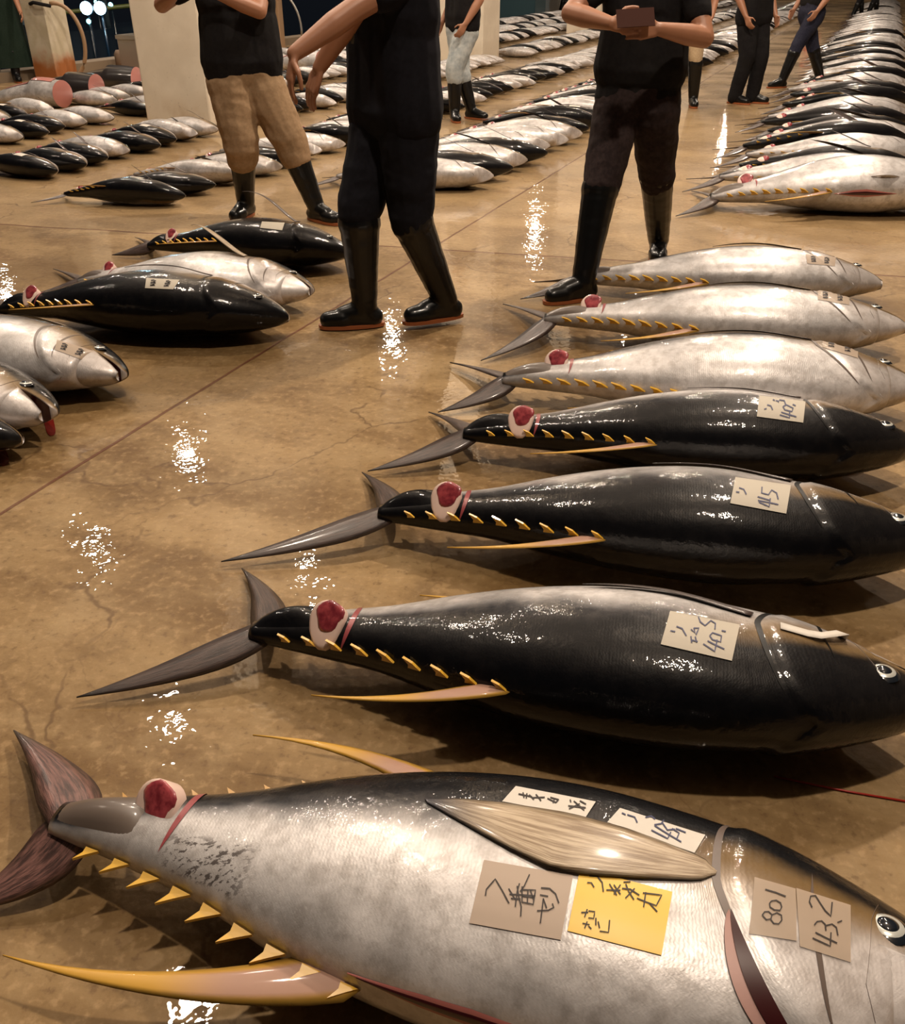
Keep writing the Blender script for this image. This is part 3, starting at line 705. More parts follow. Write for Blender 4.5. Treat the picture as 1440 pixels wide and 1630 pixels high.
    def ink(s, strokes, m, parent, w_=2.1, off=.0034):
        mb = MB()
        for st in strokes:
            pts = []
            for i in range(len(st)-1):
                (a, b), (c, d) = st[i], st[i+1]; k = max(1, int(math.hypot(c-a, d-b)/5))
                pts += [(a+(c-a)*j/k, b+(d-b)*j/k) for j in range(k)]
            pts.append(st[-1]); vs = []; fs = []
            for i, (x, y) in enumerate(pts):
                x0, y0 = pts[max(i-1, 0)]; x1, y1 = pts[min(i+1, len(pts)-1)]; dx, dy = x1-x0, y1-y0; l = math.hypot(dx, dy) or 1
                nx, ny = -dy/l*w_/2, dx/l*w_/2
                vs += [s.hit(x+nx, y+ny, off), s.hit(x-nx, y-ny, off)]
            for i in range(len(pts)-1): fs.append((2*i, 2*i+1, 2*i+3, 2*i+2))
            mb.add(vs, fs)
        return mb.build('handwriting', m, parent)

def tri_finlet(T, x, phi, size, m, parent, up):
    """hooked triangular finlet: base along the body, tip swept back and outward"""
    a = T.S(x+size*.9, phi, -.002); b = T.S(x-size*.4, phi, -.002); out = (T.D*math.cos(phi)+T.W*math.sin(phi)).normalized()
    out = (out*(.22 if phi == 0 else .62)+T.W*up).normalized() if T.F.y > 1.45 else (out-T.W*.12).normalized(); L = T.L; o3 = (T.D*math.cos(phi))*.004; a = a+o3; b = b+o3
    tip = b-T.X*size*.55*L+out*size*1.15*L; mid1 = b+(tip-b)*.35+T.X*size*.22*L; lead = a+(tip-a)*.45+out*size*.2*L
    if T.F.y <= 1.45: tip = b-T.X*size*.5*L+out*size*1.25*L; lead = a+(tip-a)*.45-T.X*size*.04*L; mid1 = b+(tip-b)*.4+T.X*size*.22*L
    poly = [a, lead, tip, mid1, b]; nn = (a-b).cross(tip-b).normalized()*.0022*1.3
    vs = [p+nn for p in poly]+[p-nn for p in poly]; n = 5
    fs = [tuple(range(n)), tuple(range(n, 2*n))[::-1]]+[(i, (i+1) % n, (i+1) % n+n, i+n) for i in range(n)]
    return link('finlet', mesh('finlet', vs, fs, m, False), parent)

def disc_on(T, x, phi, rx, rp, dome, off, n=20, tilt=0, squash=None):
    """domed patch lying on the skin"""
    vs = [T.S(x, phi, off+dome)]; fs = []; dm = (T.S(x, phi+.02)-T.S(x, phi)).length/.02; nr = 4
    for r in range(1, nr+1):
        for k in range(n):
            a = 2*math.pi*k/n; q = r/nr
            kk = 1+(squash[k % len(squash)] if squash else 0)
            vs.append(T.S(x+rx*q*math.cos(a)*kk, phi+rp*q*math.sin(a)*kk/dm, off*(1 if r < nr else .0)+dome*(1-q*q)+tilt*q*math.cos(a)))
    for k in range(n): fs.append((0, 1+k, 1+(k+1) % n))
    for r in range(nr-1):
        for k in range(n): k2 = (k+1) % n; fs.append((1+r*n+k, 1+(r+1)*n+k, 1+(r+1)*n+k2, 1+r*n+k2))
    return vs, fs

def tail_cut(T, parent, x=.125, phi=R(78), k=1.0):
    """the notch cut by the buyers: lifted cap of pale skin with the red meat inside, dark wedge toward the head"""
    L = T.L; mb = MB()
    c0 = T.S(x, phi); up = T.W; cr = T.D
    # raised flap: tilted bowl whose hinge is on the tail side
    n = 22; r0 = .031*L*k; vs = []; fs = []
    side = Vector((T.X.y, -T.X.x, 0))
    nn = (Vector((0, 0, 1))*.62+side*.72-T.X*.30).normalized(); ax = (T.X-nn*T.X.dot(nn)).normalized(); ay = nn.cross(ax).normalized()
    c0 = c0+nn*.015*L
    # the flap faces the head/up so the inside shows
    toward = -1 if ay.y > 0 else 1
    def rad(a, tip): c_ = math.sin(a)*toward; return 1+tip*max(0, c_)**3-.12*max(0, -c_)
    for layer, (rr, hh) in enumerate(((0, .002), (.5, .002), (.85, .003), (1.0, .001), (1.02, -.004), (.8, -.030))):
        for kk in range(n):
            a = 2*math.pi*kk/n
            vs.append(c0+ax*(.010*L)+(ax*math.cos(a)*.95+ay*math.sin(a))*(rr*r0*rad(a, .55))+nn*(hh*L*.9))
    for r in range(5):
        for kk in range(n): k2 = (kk+1) % n; fs.append((r*n+kk, r*n+k2, (r+1)*n+k2, (r+1)*n+kk))
    mb.add(vs, fs); flap = mb.build('skin_flap', M['fat'], parent)
    mb = MB(); vs = []; fs = []
    for layer, (rr, hh) in enumerate(((0, .0042), (.4, .0046), (.75, .0040), (.95, .0028), (1.0, .0))):
        for kk in range(n):
            a = 2*math.pi*kk/n; wob = 1+.08*math.sin(3*a+.4)+.05*math.sin(5*a)
            vs.append(c0+ax*(.010*L+.18*r0)-ay*(toward*.12*r0)+(ax*math.cos(a)*.98+ay*math.sin(a))*(rr*r0*.80*wob)+nn*(hh*L*.9))
    for r in range(4):
        for kk in range(n): k2 = (kk+1) % n; fs.append((r*n+kk, r*n+k2, (r+1)*n+k2, (r+1)*n+kk))
    mb.add(vs, fs); mb.build('red_meat', M['meat'], flap)
    # strip runs round the body, so give it width along x instead
    vs = []; fs = []; m_ = 16
    for i in range(m_+1):
        t = i/m_; ph = phi-R(75)+R(150)*t; wdt = .009*math.sin(math.pi*t)**.8
        for j in range(4): vs.append(T.S(x+.030+.010*math.cos((t-.5)*2)+wdt*j/3, ph, .0016))
    for i in range(m_):
        for j in range(3): a = i*4+j; fs.append((a, a+1, a+5, a+4))
    mb = MB(); mb.add(vs, fs); mb.build('open_cut', M['redcut'], parent)
    return flap

def hero(nm, label, F, N, nb, roll, far_tip=None, near_tip=None, quads=(), inks=(), skin='skin', hk=1.0, jaw_open=.045, pec=None, cut=True, eye=True,
         finlets=9, sfin=True, afin=True, slit=False, gillslit=False, dorsal=True, pelvic=False, afd=(-.20, .05, .0), lobew=.036, cutphi=78, tailmat='fin', group=None, cutx=.125, pmat='pec', fdn=None, pecpix=None):
    T = Tuna(F, N, nb, roll, hk=hk, open_=jaw_open)
    root = empty('tuna', (0, 0, 0)); tag(root, label, 'fish', group)
    T.root = root
    T.body('body', M[skin], 110, 56, root)
    T.jaw(M[skin], root)
    if far_tip is not None: T.lobe(far_tip, M[tailmat], root, width=lobew)
    if near_tip is not None: T.lobe(near_tip, M[tailmat], root, width=lobew)
    # keel on the tail root
    mb = MB(); vs = []; fs = []; n = 20
    for i in range(n+1):
        t = i/n; x = .004+.118*t; hh = math.sin(math.pi*t)**.7*(.019 if nb else .011)*T.L
        for j in range(7):
            q = (j/6*2-1); vs.append(T.S(x, R(90)+q*R(48), 0)+T.W*hh*(1-q*q)**1.0-T.W*.002)
    for i in range(n):
        for j in range(6): a = i*7+j; fs.append((a, a+1, a+8, a+7))
    mb.add(vs, fs, [(.03, .10)]*len(vs)); mb.build('tail_keel', M['skin' if nb else 'keel'], root)
    # finlets on both edges
    for phi, m, up in ((0, 'yellow' if nb else 'ydark', .9), (math.pi, 'ydark' if nb else 'yellow', .9)):
        for i in range(finlets):
            x = .065+.043*i; tri_finlet(T, x, phi, (.0135 if nb else (.0190 if T.F.y > 1.45 else .0175))*(.8+.3*math.sin(i/8*3)), M[m], root, up if (phi == 0) == nb else 0)
    near_phi, far_phi = (0, math.pi) if nb else (math.pi, 0)
    if sfin:
        mb = MB(); mb.add(*T.fin_data(.43, near_phi, fdn or (-.27, .07, -.03), .066 if fdn else .048)); mb.build('second_dorsal_fin' if nb else 'anal_fin', M['yfin'], root)
    if afin:
        mb = MB(); mb.add(*T.fin_data(.43 if nb else .47, far_phi, afd, .055)); mb.build('anal_fin' if nb else 'second_dorsal_fin', M['yfin'], root)
    if cut: tail_cut(T, root, cutx, R(cutphi))
    if eye:
        for ph in (R(70 if nb else 82),):
            p = T.S(.908, ph); nn = (T.S(.908, ph, .01)-p).normalized(); u = T.X; v_ = nn.cross(u).normalized(); vs = []; n = 24
            def dome(r, h0, h1, name, m, par):
                vs = [p+nn*h1]; fs = []
                for q in (1, 2, 3, 4):
                    for k in range(n):
                        a = 2*math.pi*k/n; rr = r*q/4; vs.append(p+(u*math.cos(a)*1.08+v_*math.sin(a))*rr+nn*(h0+(h1-h0)*math.sqrt(max(0, 1-(q/4)**2))))
                for k in range(n): fs.append((0, 1+k, 1+(k+1) % n))
                for q in range(3):
                    for k in range(n): k2 = (k+1) % n; fs.append((1+q*n+k, 1+(q+1)*n+k, 1+(q+1)*n+k2, 1+q*n+k2))
                return link(name, mesh(name, vs, fs, m), par)
            rim = dome(0.0200*T.L, -.004, .0030*T.L, 'eye_socket', M['eyeb'], root)
            ring = dome(.0178*T.L, -.003, .0042*T.L, 'eye', M['eyew'], root)
            dome(.0122*T.L, -.002, .0058*T.L, 'pupil', M['eyeb'], ring)
    # mouth crease, cheek crease
    mb = MB(); mb.add(*T.surf_strip([(.905, R(62)), (.893, R(82)), (.886, R(100)), (.878, R(120)), (.885, R(140))], [.0008, .0015, .0016, .0014, .0008], .0012)); mb.build('cheek_crease', M['line'], root)
    vs = []; fs = []; n = 40
    for i in range(n+1):
        ph = R(28)+R(128)*i/n; gx = gill_x(ph); wdt = .0042*math.sin(math.pi*i/n)**.6
        for j in range(3): vs.append(T.S(gx-.016+wdt*(j-1), ph, .0012))
    for i in range(n):
        for j in range(2): a = i*3+j; fs.append((a, a+1, a+4, a+3))
    mb = MB(); mb.add(vs, fs); mb.build('gill_cover_crease', M['boot' if nb else 'line'], root)
    vs = []; fs = []; n = 30
    for i in range(n+1):
        ph = R(66)+R(84)*i/n; gx = gill_x(ph)*.55+.45*.80+.048+.012*math.cos(i/n*3.1); wdt = .0026*math.sin(math.pi*i/n)
        for j in range(3): vs.append(T.S(gx+wdt*(j-1), ph, .0011))
    for i in range(n):
        for j in range(2): a = i*3+j; fs.append((a, a+1, a+4, a+3))
    mb = MB(); mb.add(vs, fs); mb.build('cheek_plate_crease', M['boot' if nb else 'line'], root)
    if gillslit:
        vs = []; fs = []; n = 30
        for i in range(n+1):
            ph = R(100)+R(75)*i/n; gx = gill_x(ph); wdt = .030*math.sin(math.pi*min(1, i/n*1.0))**.8
            for j in range(6): vs.append(T.S(gx-.014-wdt*(1-j/5), ph, .003-.0015*j/5))
        for i in range(n):
            for j in range(5): a = i*6+j; fs.append((a, a+1, a+7, a+6))
        mb = MB(); mb.add(vs, fs); g = mb.build('gill_opening', M['gill'], root)
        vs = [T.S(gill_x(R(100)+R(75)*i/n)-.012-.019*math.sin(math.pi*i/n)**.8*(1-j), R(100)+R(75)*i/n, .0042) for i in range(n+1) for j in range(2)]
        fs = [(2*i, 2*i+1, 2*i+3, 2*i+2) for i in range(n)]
        mb = MB(); mb.add(vs, fs); mb.build('gill_dark_gap', M['slit'], g)  # dark red strip along the open gill slit
    if slit:
        x0, x1, ph, wd = slit
        mb = MB(); mb.add(*T.surf_strip([(x0, ph), (x0+.3*(x1-x0), ph), ((x0+x1)/2, ph), (x1, ph)], [.001, wd*.8, wd, .001], .0020)[:2]); e = mb.build('belly_cut', M['slitedge'], root)
        mb = MB(); mb.add(*T.surf_strip([(x0+.01, ph), (x0+.3*(x1-x0), ph), ((x0+x1)/2, ph), (x1-.01, ph)], [.0006, wd*.55, wd*.72, .0006], .0034)[:2]); mb.build('cut_interior', M['slit'], e)
    if pec:
        # (x_root, phi_root) .. (x_tip, phi_tip), half width, lift
        (xa, pa), (xb, pb), hw, lift = pec; cs = []; ws = []; ds = []; n = 22
        for i in range(n+1):
            t = i/n; x = xa+(xb-xa)*t; ph = pa+(pb-pa)*t+.10*math.sin(math.pi*t)
            cs.append(T.S(x, ph, .004+lift*math.sin(math.pi/2*t)**1.5)); ws.append(hw*(math.sin(math.pi*min(1, .22+t*.55))**.9)*(1-t**2.6)+.002)
            ds.append((T.S(x, ph+.05)-T.S(x, ph-.05)).normalized())
        mb = MB(); mb.add(*blade_data(cs, ws, ds, .006)); mb.build('pectoral_fin', M[pmat], root)
    if pecpix:
        up_, lo_ = pecpix; n = 24; m_ = 8; vs = []; fs = []; uv = []
        def along(pl, t):
            t *= len(pl)-1; i = min(int(t), len(pl)-2); f = t-i; return (pl[i][0]*(1-f)+pl[i+1][0]*f, pl[i][1]*(1-f)+pl[i+1][1]*f)
        for layer in (0, 1):
            for i in range(n+1):
                a = along(up_, i/n); b = along(lo_, i/n)
                for j in range(m_+1):
                    q = j/m_; e = 4*q*(1-q); base = T.hit(a[0]*(1-q)+b[0]*q, a[1]*(1-q)+b[1]*q, .0015+(.0035*e**.5 if layer == 0 else 0)+.004*math.sin(math.pi*i/n)); vs.append(base); uv.append((i/n, q))
        w1 = m_+1; o1 = (n+1)*w1
        for i in range(n):
            for j in range(m_): a = i*w1+j; fs.append((a, a+1, a+w1+1, a+w1)); a += o1; fs.append((a+w1, a+w1+1, a+1, a))
            fs.append((i*w1, (i+1)*w1, (i+1)*w1+o1, i*w1+o1)); fs.append((i*w1+m_, i*w1+m_+o1, (i+1)*w1+m_+o1, (i+1)*w1+m_))
        mb = MB(); mb.add(vs, fs, uv); mb.build('pectoral_fin', M[pmat], root)
    if pelvic:
        mb = MB(); mb.add(*T.fin_data(.66, R(150), (-.11, .02, -.0), .05, .01)); mb.build('pelvic_fin', M['silverfin'], root)
    labs = []
    for q, m in quads: labs.append(T.label(q, M[m], root))
    for k, st, m in inks: T.ink(st, M[m], labs[k])
    return T

def Z(x0, y0, k, st): return [[(x0+a*k, y0+b*k) for a, b in s] for s in st]
def Q(x0, y0, k, q): return [(x0+a*k, y0+b*k) for a, b in q]

# strokes of the handwriting on the labels
S_grey = Z(740, 1350, .2361, [[(140, 325), (145, 285), (205, 215), (250, 290), (298, 378)], [(435, 185), (400, 262), (372, 300)], [(300, 318), (390, 322), (475, 330)], [(352, 262), (362, 330), (380, 400), (376, 465)],
    [(385, 265), (385, 370)], [(385, 288), (475, 290), (460, 385), (385, 370)], [(385, 330), (470, 340)], [(425, 285), (420, 378)], [(440, 290), (465, 360)], [(340, 400), (352, 300), (368, 245)], [(295, 280), (335, 345)], [(310, 345), (375, 350)],
    [(505, 322), (560, 332)], [(512, 275), (570, 280), (610, 315), (632, 378)], [(528, 345), (518, 430), (508, 510)], [(485, 428), (560, 425), (598, 405), (588, 380)], [(528, 350), (550, 410)]])
S_yel = Z(740, 1350, .2361, [[(835, 195), (890, 198), (922, 240), (930, 302)], [(822, 240), (850, 242), (868, 272)], [(970, 250), (1020, 325)], [(950, 290), (1045, 292)], [(1045, 255), (1000, 320)], [(1000, 255), (1045, 320)], [(1065, 238), (1112, 235)],
    [(1055, 280), (1110, 285), (1172, 325)], [(1080, 250), (1100, 300), (1135, 355)], [(1140, 280), (1078, 345)], [(1195, 310), (1322, 325), (1285, 395), (1215, 370)], [(1155, 345), (1240, 380), (1292, 437)], [(1200, 405), (1215, 305)],
    [(782, 440), (828, 440)], [(822, 418), (805, 470)], [(830, 430), (872, 435), (866, 480), (830, 475)], [(790, 512), (838, 522)], [(822, 500), (805, 545)], [(830, 530), (850, 550)], [(880, 475), (880, 525)], [(905, 565), (965, 573), (972, 490)], [(895, 500), (905, 545)]])
S_w1 = Z(790, 1240, .2361, [[(148, 112), (240, 132)], [(178, 102), (186, 138)], [(205, 108), (200, 142)], [(220, 118), (252, 150)], [(240, 138), (325, 135)], [(265, 115), (300, 158)], [(342, 142), (400, 170)], [(362, 135), (420, 152)], [(392, 140), (380, 172)], [(400, 170), (418, 150)],
    [(495, 150), (500, 168)], [(482, 192), (600, 205)], [(520, 160), (590, 222)], [(560, 158), (602, 182)], [(488, 212), (560, 178)]])
S_w2 = Z(790, 1240, .2361, [[(842, 240), (868, 252)], [(878, 252), (928, 268), (946, 305)], [(1000, 270), (1040, 262), (1066, 282)], [(1040, 355), (1150, 412), (1172, 368)], [(1060, 320), (1108, 312), (1125, 288)], [(1062, 325), (1150, 380), (1242, 435)],
    [(1110, 300), (1148, 355), (1200, 350)], [(1180, 345), (1228, 375), (1212, 412)], [(1205, 345), (1272, 372)]])
S_801 = Z(1160, 1380, .19444, [[(290, 195), (375, 220), (458, 253)], [(340, 290), (380, 284), (415, 305), (424, 340), (410, 366), (365, 362), (330, 340), (325, 310), (340, 290)],
    [(265, 405), (285, 378), (318, 375), (345, 400), (335, 435), (300, 442), (265, 405)], [(335, 440), (345, 402), (385, 385), (422, 405), (425, 445), (400, 476), (360, 472), (335, 440)]])
S_432 = Z(1160, 1380, .19444, [[(672, 342), (650, 295), (660, 250), (700, 246), (740, 310), (780, 370), (825, 412), (836, 300)], [(878, 466), (916, 450)], [(690, 485), (712, 458), (750, 452), (778, 480), (785, 530)], [(785, 490), (835, 478), (870, 505), (882, 570)],
    [(675, 590), (820, 657), (826, 545)], [(698, 545), (790, 592), (876, 632)]])
S_f2 = Z(1030, 960, .22917, [[(158, 200), (192, 206)], [(200, 170), (240, 185), (268, 235)], [(352, 103), (365, 140)], [(360, 135), (398, 165), (438, 130), (470, 150), (466, 190)], [(300, 190), (330, 215), (320, 180)], [(320, 182), (356, 182), (335, 228)],
    [(300, 238), (306, 282)], [(300, 262), (348, 275)], [(330, 240), (340, 280)], [(385, 290), (465, 342), (482, 262)], [(415, 270), (475, 300), (532, 327)], [(430, 235), (450, 214), (512, 235), (506, 277), (450, 262), (430, 235)], [(513, 200), (542, 206)]])
S_f4 = Z(1150, 620, .12887, [[(508, 252), (538, 246)], [(545, 200), (590, 213), (612, 262)], [(615, 135), (640, 148)], [(650, 150), (690, 155), (680, 172)], [(695, 140), (755, 148), (772, 195)], [(740, 222), (780, 200), (865, 240), (850, 282), (762, 262), (740, 222)],
    [(700, 322), (820, 358), (822, 268)], [(718, 290), (905, 347)], [(860, 195), (897, 212)]])
S_f3 = Z(1150, 620, .12887, [[(160, 1275), (202, 1282)], [(198, 1225), (255, 1245), (287, 1307)], [(480, 1215), (476, 1290), (560, 1312), (600, 1255), (660, 1290), (680, 1368)], [(425, 1335), (575, 1380)], [(440, 1400), (568, 1457), (582, 1355)], [(430, 1380), (560, 1405), (682, 1432)]])
def digits(quad):                                     # small faint numerals on the far labels, kept as short pen marks
    (a, b), (c, d), (e, f), (g, h) = quad
    def at(s, t): return ((a*(1-s)+c*s)*(1-t)+(g*(1-s)+e*s)*t, (b*(1-s)+d*s)*(1-t)+(h*(1-s)+f*s)*t)
    out = []
    for x0 in (.16, .62):
        for y0 in (.25, .52):
            out.append([at(x0, y0), at(x0+.07, y0-.06), at(x0+.15, y0), at(x0+.08, y0+.10), at(x0+.16, y0+.16), at(x0, y0+.20)])
    return out

GRP = 'large tuna in the nearest right-hand row'
ZT, ZN = .10, .13
f1 = hero('tuna', 'silver tuna nearest the camera, with a yellow label and the number 801 on its head', P(95, 1302, .10), P(1560, 1580, .15), False, 3,
    P(22, 1163, .03), P(-75, 1452, .02), skin='skinb', hk=1.0,
    quads=[(Q(740, 1350, .2361, [(128, 85), (728, 190), (645, 622), (30, 508)]), 'paperg'), (Q(740, 1350, .2361, [(775, 140), (1395, 300), (1322, 725), (690, 560)]), 'papery'),
           (Q(790, 1240, .2361, [(130, 55), (668, 160), (600, 265), (38, 158)]), 'paperw'), (Q(790, 1240, .2361, [(830, 203), (1405, 385), (1332, 505), (745, 298)]), 'paperw'),
           (Q(1160, 1380, .19444, [(205, 90), (540, 185), (548, 610), (165, 550)]), 'film'), (Q(1160, 1380, .19444, [(545, 180), (990, 320), (990, 785), (575, 655)]), 'film')],
    inks=[(0, S_grey, 'ink'), (1, S_yel, 'ink'), (2, S_w1, 'ink'), (3, S_w2, 'inkb'), (4, S_801, 'ink'), (5, S_432, 'ink')],
    pecpix=([(1140, 1388), (1120, 1368), (1060, 1345), (990, 1320), (900, 1297), (800, 1281), (730, 1273), (676, 1274)], [(1138, 1394), (1112, 1404), (1030, 1402), (950, 1398), (880, 1390), (810, 1355), (740, 1315), (680, 1280)]), slit=(.41, .66, R(171), .016), gillslit=True, tailmat='tailp', cutphi=66, fdn=(-.38, .06, -.03), afd=(-.30, .06, -.01), lobew=.045)
f2 = hero('tuna', 'dark tuna with a 40.5 weight label, second from the camera', P(404, 1003, .09), P(1500, 1122, .14), True, 15,
    P(385, 905, .015), P(122, 1110, .02), quads=[(Q(1030, 960, .22917, [(158, 60), (640, 155), (585, 405), (92, 290)]), 'paper')], inks=[(0, S_f2, 'inkb')],
    pec=((.74, R(98)), (.50, R(108)), .022, .004), pmat='fin', cutphi=72)
f3 = hero('tuna', 'dark tuna with a 45 weight label, third from the camera', P(605, 815, .09), P(1500, 868, .14), True, 15,
    P(576, 752, .015), P(352, 894, .02), quads=[(Q(1150, 620, .12887, [(155, 1090), (840, 1190), (780, 1540), (90, 1410)]), 'paper')], inks=[(0, S_f3, 'inkb')],
    pec=((.74, R(98)), (.50, R(112)), .022, .004), pmat='fin', cutphi=72)
f4 = hero('tuna', 'dark tuna with a 40.2 weight label, fourth from the camera', P(738, 690, .09), P(1465, 712, .13), True, 15,
    P(682, 656, .015), P(585, 750, .02), quads=[(Q(1150, 620, .12887, [(450, 80), (1020, 155), (990, 415), (418, 338)]), 'paper')], inks=[(0, S_f4, 'inkb')],
    pec=((.74, R(98)), (.50, R(112)), .022, .004), pmat='fin', cutphi=72)
q5 = Q(1240, 440, .1389, [(495, 695), (905, 790), (895, 940), (495, 815)])
f5 = hero('tuna', 'silver tuna fifth from the camera, between a dark and a slimmer silver one', P(800, 603, .09), P(1462, 617, .12), False, 3,
    P(716, 577, .02), P(697, 656, .015), quads=[(q5, 'film')], inks=[(0, digits(q5), 'ink')], pec=((.745, R(62)), (.46, R(46)), .036, .006), pmat='fin', cutphi=72, tailmat='fin')
q6 = Q(1240, 440, .1389, [(440, 150), (800, 210), (800, 330), (440, 270)])
f6 = hero('tuna', 'slim silver tuna sixth from the camera, with its tail at the walking boot', P(866, 507, .09), P(1442, 520, .12), False, 3,
    P(800, 484, .02), P(765, 574, .015), quads=[(q6, 'film')], inks=[(0, digits(q6), 'ink')], pec=((.74, R(62)), (.46, R(48)), .034, .008), cutphi=70, hk=.92)
q7 = [(1282, 405), (1330, 410), (1328, 424), (1284, 420)]
f7 = hero('tuna', 'silver tuna at the far end of the nearest row, behind the walking boot', P(912, 443, .08), P(1403, 452, .09), False, 3,
    P(850, 449, .02), P(828, 476, .015), quads=[(q7, 'film')], inks=[(0, digits(q7), 'ink')], pec=((.74, R(62)), (.46, R(48)), .030, .01), cut=False, hk=.90)
for f in (f1, f2, f3, f4, f5, f6, f7): f.root['group'] = GRP
# narrow white tag sticking up from the second fish
mb = MB(); vs = []; tp = [(1241, 998, .004), (1262, 1004, .004), (1284, 1011, .005), (1304, 1018, .010), (1325, 1019, .016), (1345, 1019, .020)]
for u, v, of in tp: vs += [f2.hit(u, v-5, of), f2.hit(u, v+5, of)]
mb.add(vs, [(2*i, 2*i+1, 2*i+3, 2*i+2) for i in range(len(tp)-1)]); o = mb.build('paper_strip', M['paperw'], f2.root); o.modifiers.new('t', 'SOLIDIFY').thickness = .0008

GL = 'tuna in the near left-hand row'
qL3 = [(233, 443), (286, 446), (276, 461), (231, 459)]
l3 = hero('tuna', 'dark tuna with snout pointing at the central boots, third in the left row', P(3, 492, .07), P(459, 505, .11), True, 15, P(-30, 470, .015), P(-70, 520, .015),
    quads=[(qL3, 'paper')], inks=[(0, digits(qL3), 'ink')], pec=((.74, R(95)), (.42, R(112)), .018, .03), pmat='fin', cutphi=72, hk=1.08, eye=True)
l2 = hero('tuna', 'silver tuna with a raised brown fin and open mouth in the left row', P(128, 447, .07), P(500, 462, .11), False, 3, P(85, 428, .015), P(62, 466, .015),
    jaw_open=.20, pec=((.72, R(82)), (.47, R(66)), .028, .12), cutphi=70, hk=1.08)
qL1 = [(417, 353), (453, 355), (449, 367), (414, 363)]
l1 = hero('tuna', 'dark tuna lying against the boots of the tan-trousered man', P(238, 391, .07), P(558, 402, .10), True, 15, P(215, 378, .015), P(178, 406, .015),
    quads=[(qL1, 'paper')], inks=[], pec=((.76, R(84)), (.5, R(80)), .030, .13), pmat='fin', cutphi=72, hk=1.12)
qL4 = [(91, 541), (150, 560), (134, 574), (87, 557)]
l4 = hero('tuna', 'silver tuna head with parted jaws and a paper label, left edge, fourth in the row', P(-245, 545, .07), P(203, 596, .10), False, 8, None, None,
    quads=[(qL4, 'film')], inks=[(0, digits(qL4), 'ink')], jaw_open=.20, pec=((.74, R(52)), (.46, R(36)), .03, .006), cut=False, finlets=0, sfin=False)
l5 = hero('tuna', 'silver tuna head with a gaping mouth dripping blood at the left edge', P(-400, 600, .07), P(92, 655, .12), False, 5, None, None,
    jaw_open=.34, cut=False, finlets=0, sfin=False)
l6 = hero('tuna', 'dark tuna snout just inside the frame at the left edge', P(-480, 680, .07), P(34, 700, .09), True, 30, None, None, cut=False, finlets=0, sfin=False, jaw_open=.04)
for f in (l1, l2, l3, l4, l5, l6): f.root['group'] = GL
# eyes: the mouth interior of gaping fish
for T, pr in ((l2, l2.root), (l4, l4.root), (l5, l5.root)):
    vs = []; fs = []; n = 8
    for i in range(n+1):
        x = .905+.085*i/n; ax = T.axis(x); d, v, w_ = lerp_tab(PR, x)
        for j in range(5): vs.append(ax+T.D*(-.014*T.L)+T.W*(w_*T.L*.97*(j/4*2-1))-T.D*.0015)
    for i in range(n):
        for j in range(4): a = i*5+j; fs.append((a, a+1, a+6, a+5))
    mb = MB(); mb.add(vs, fs); mb.build('mouth_roof', M['slit'], pr)

print('TIME', round(time.time()-T0, 1))
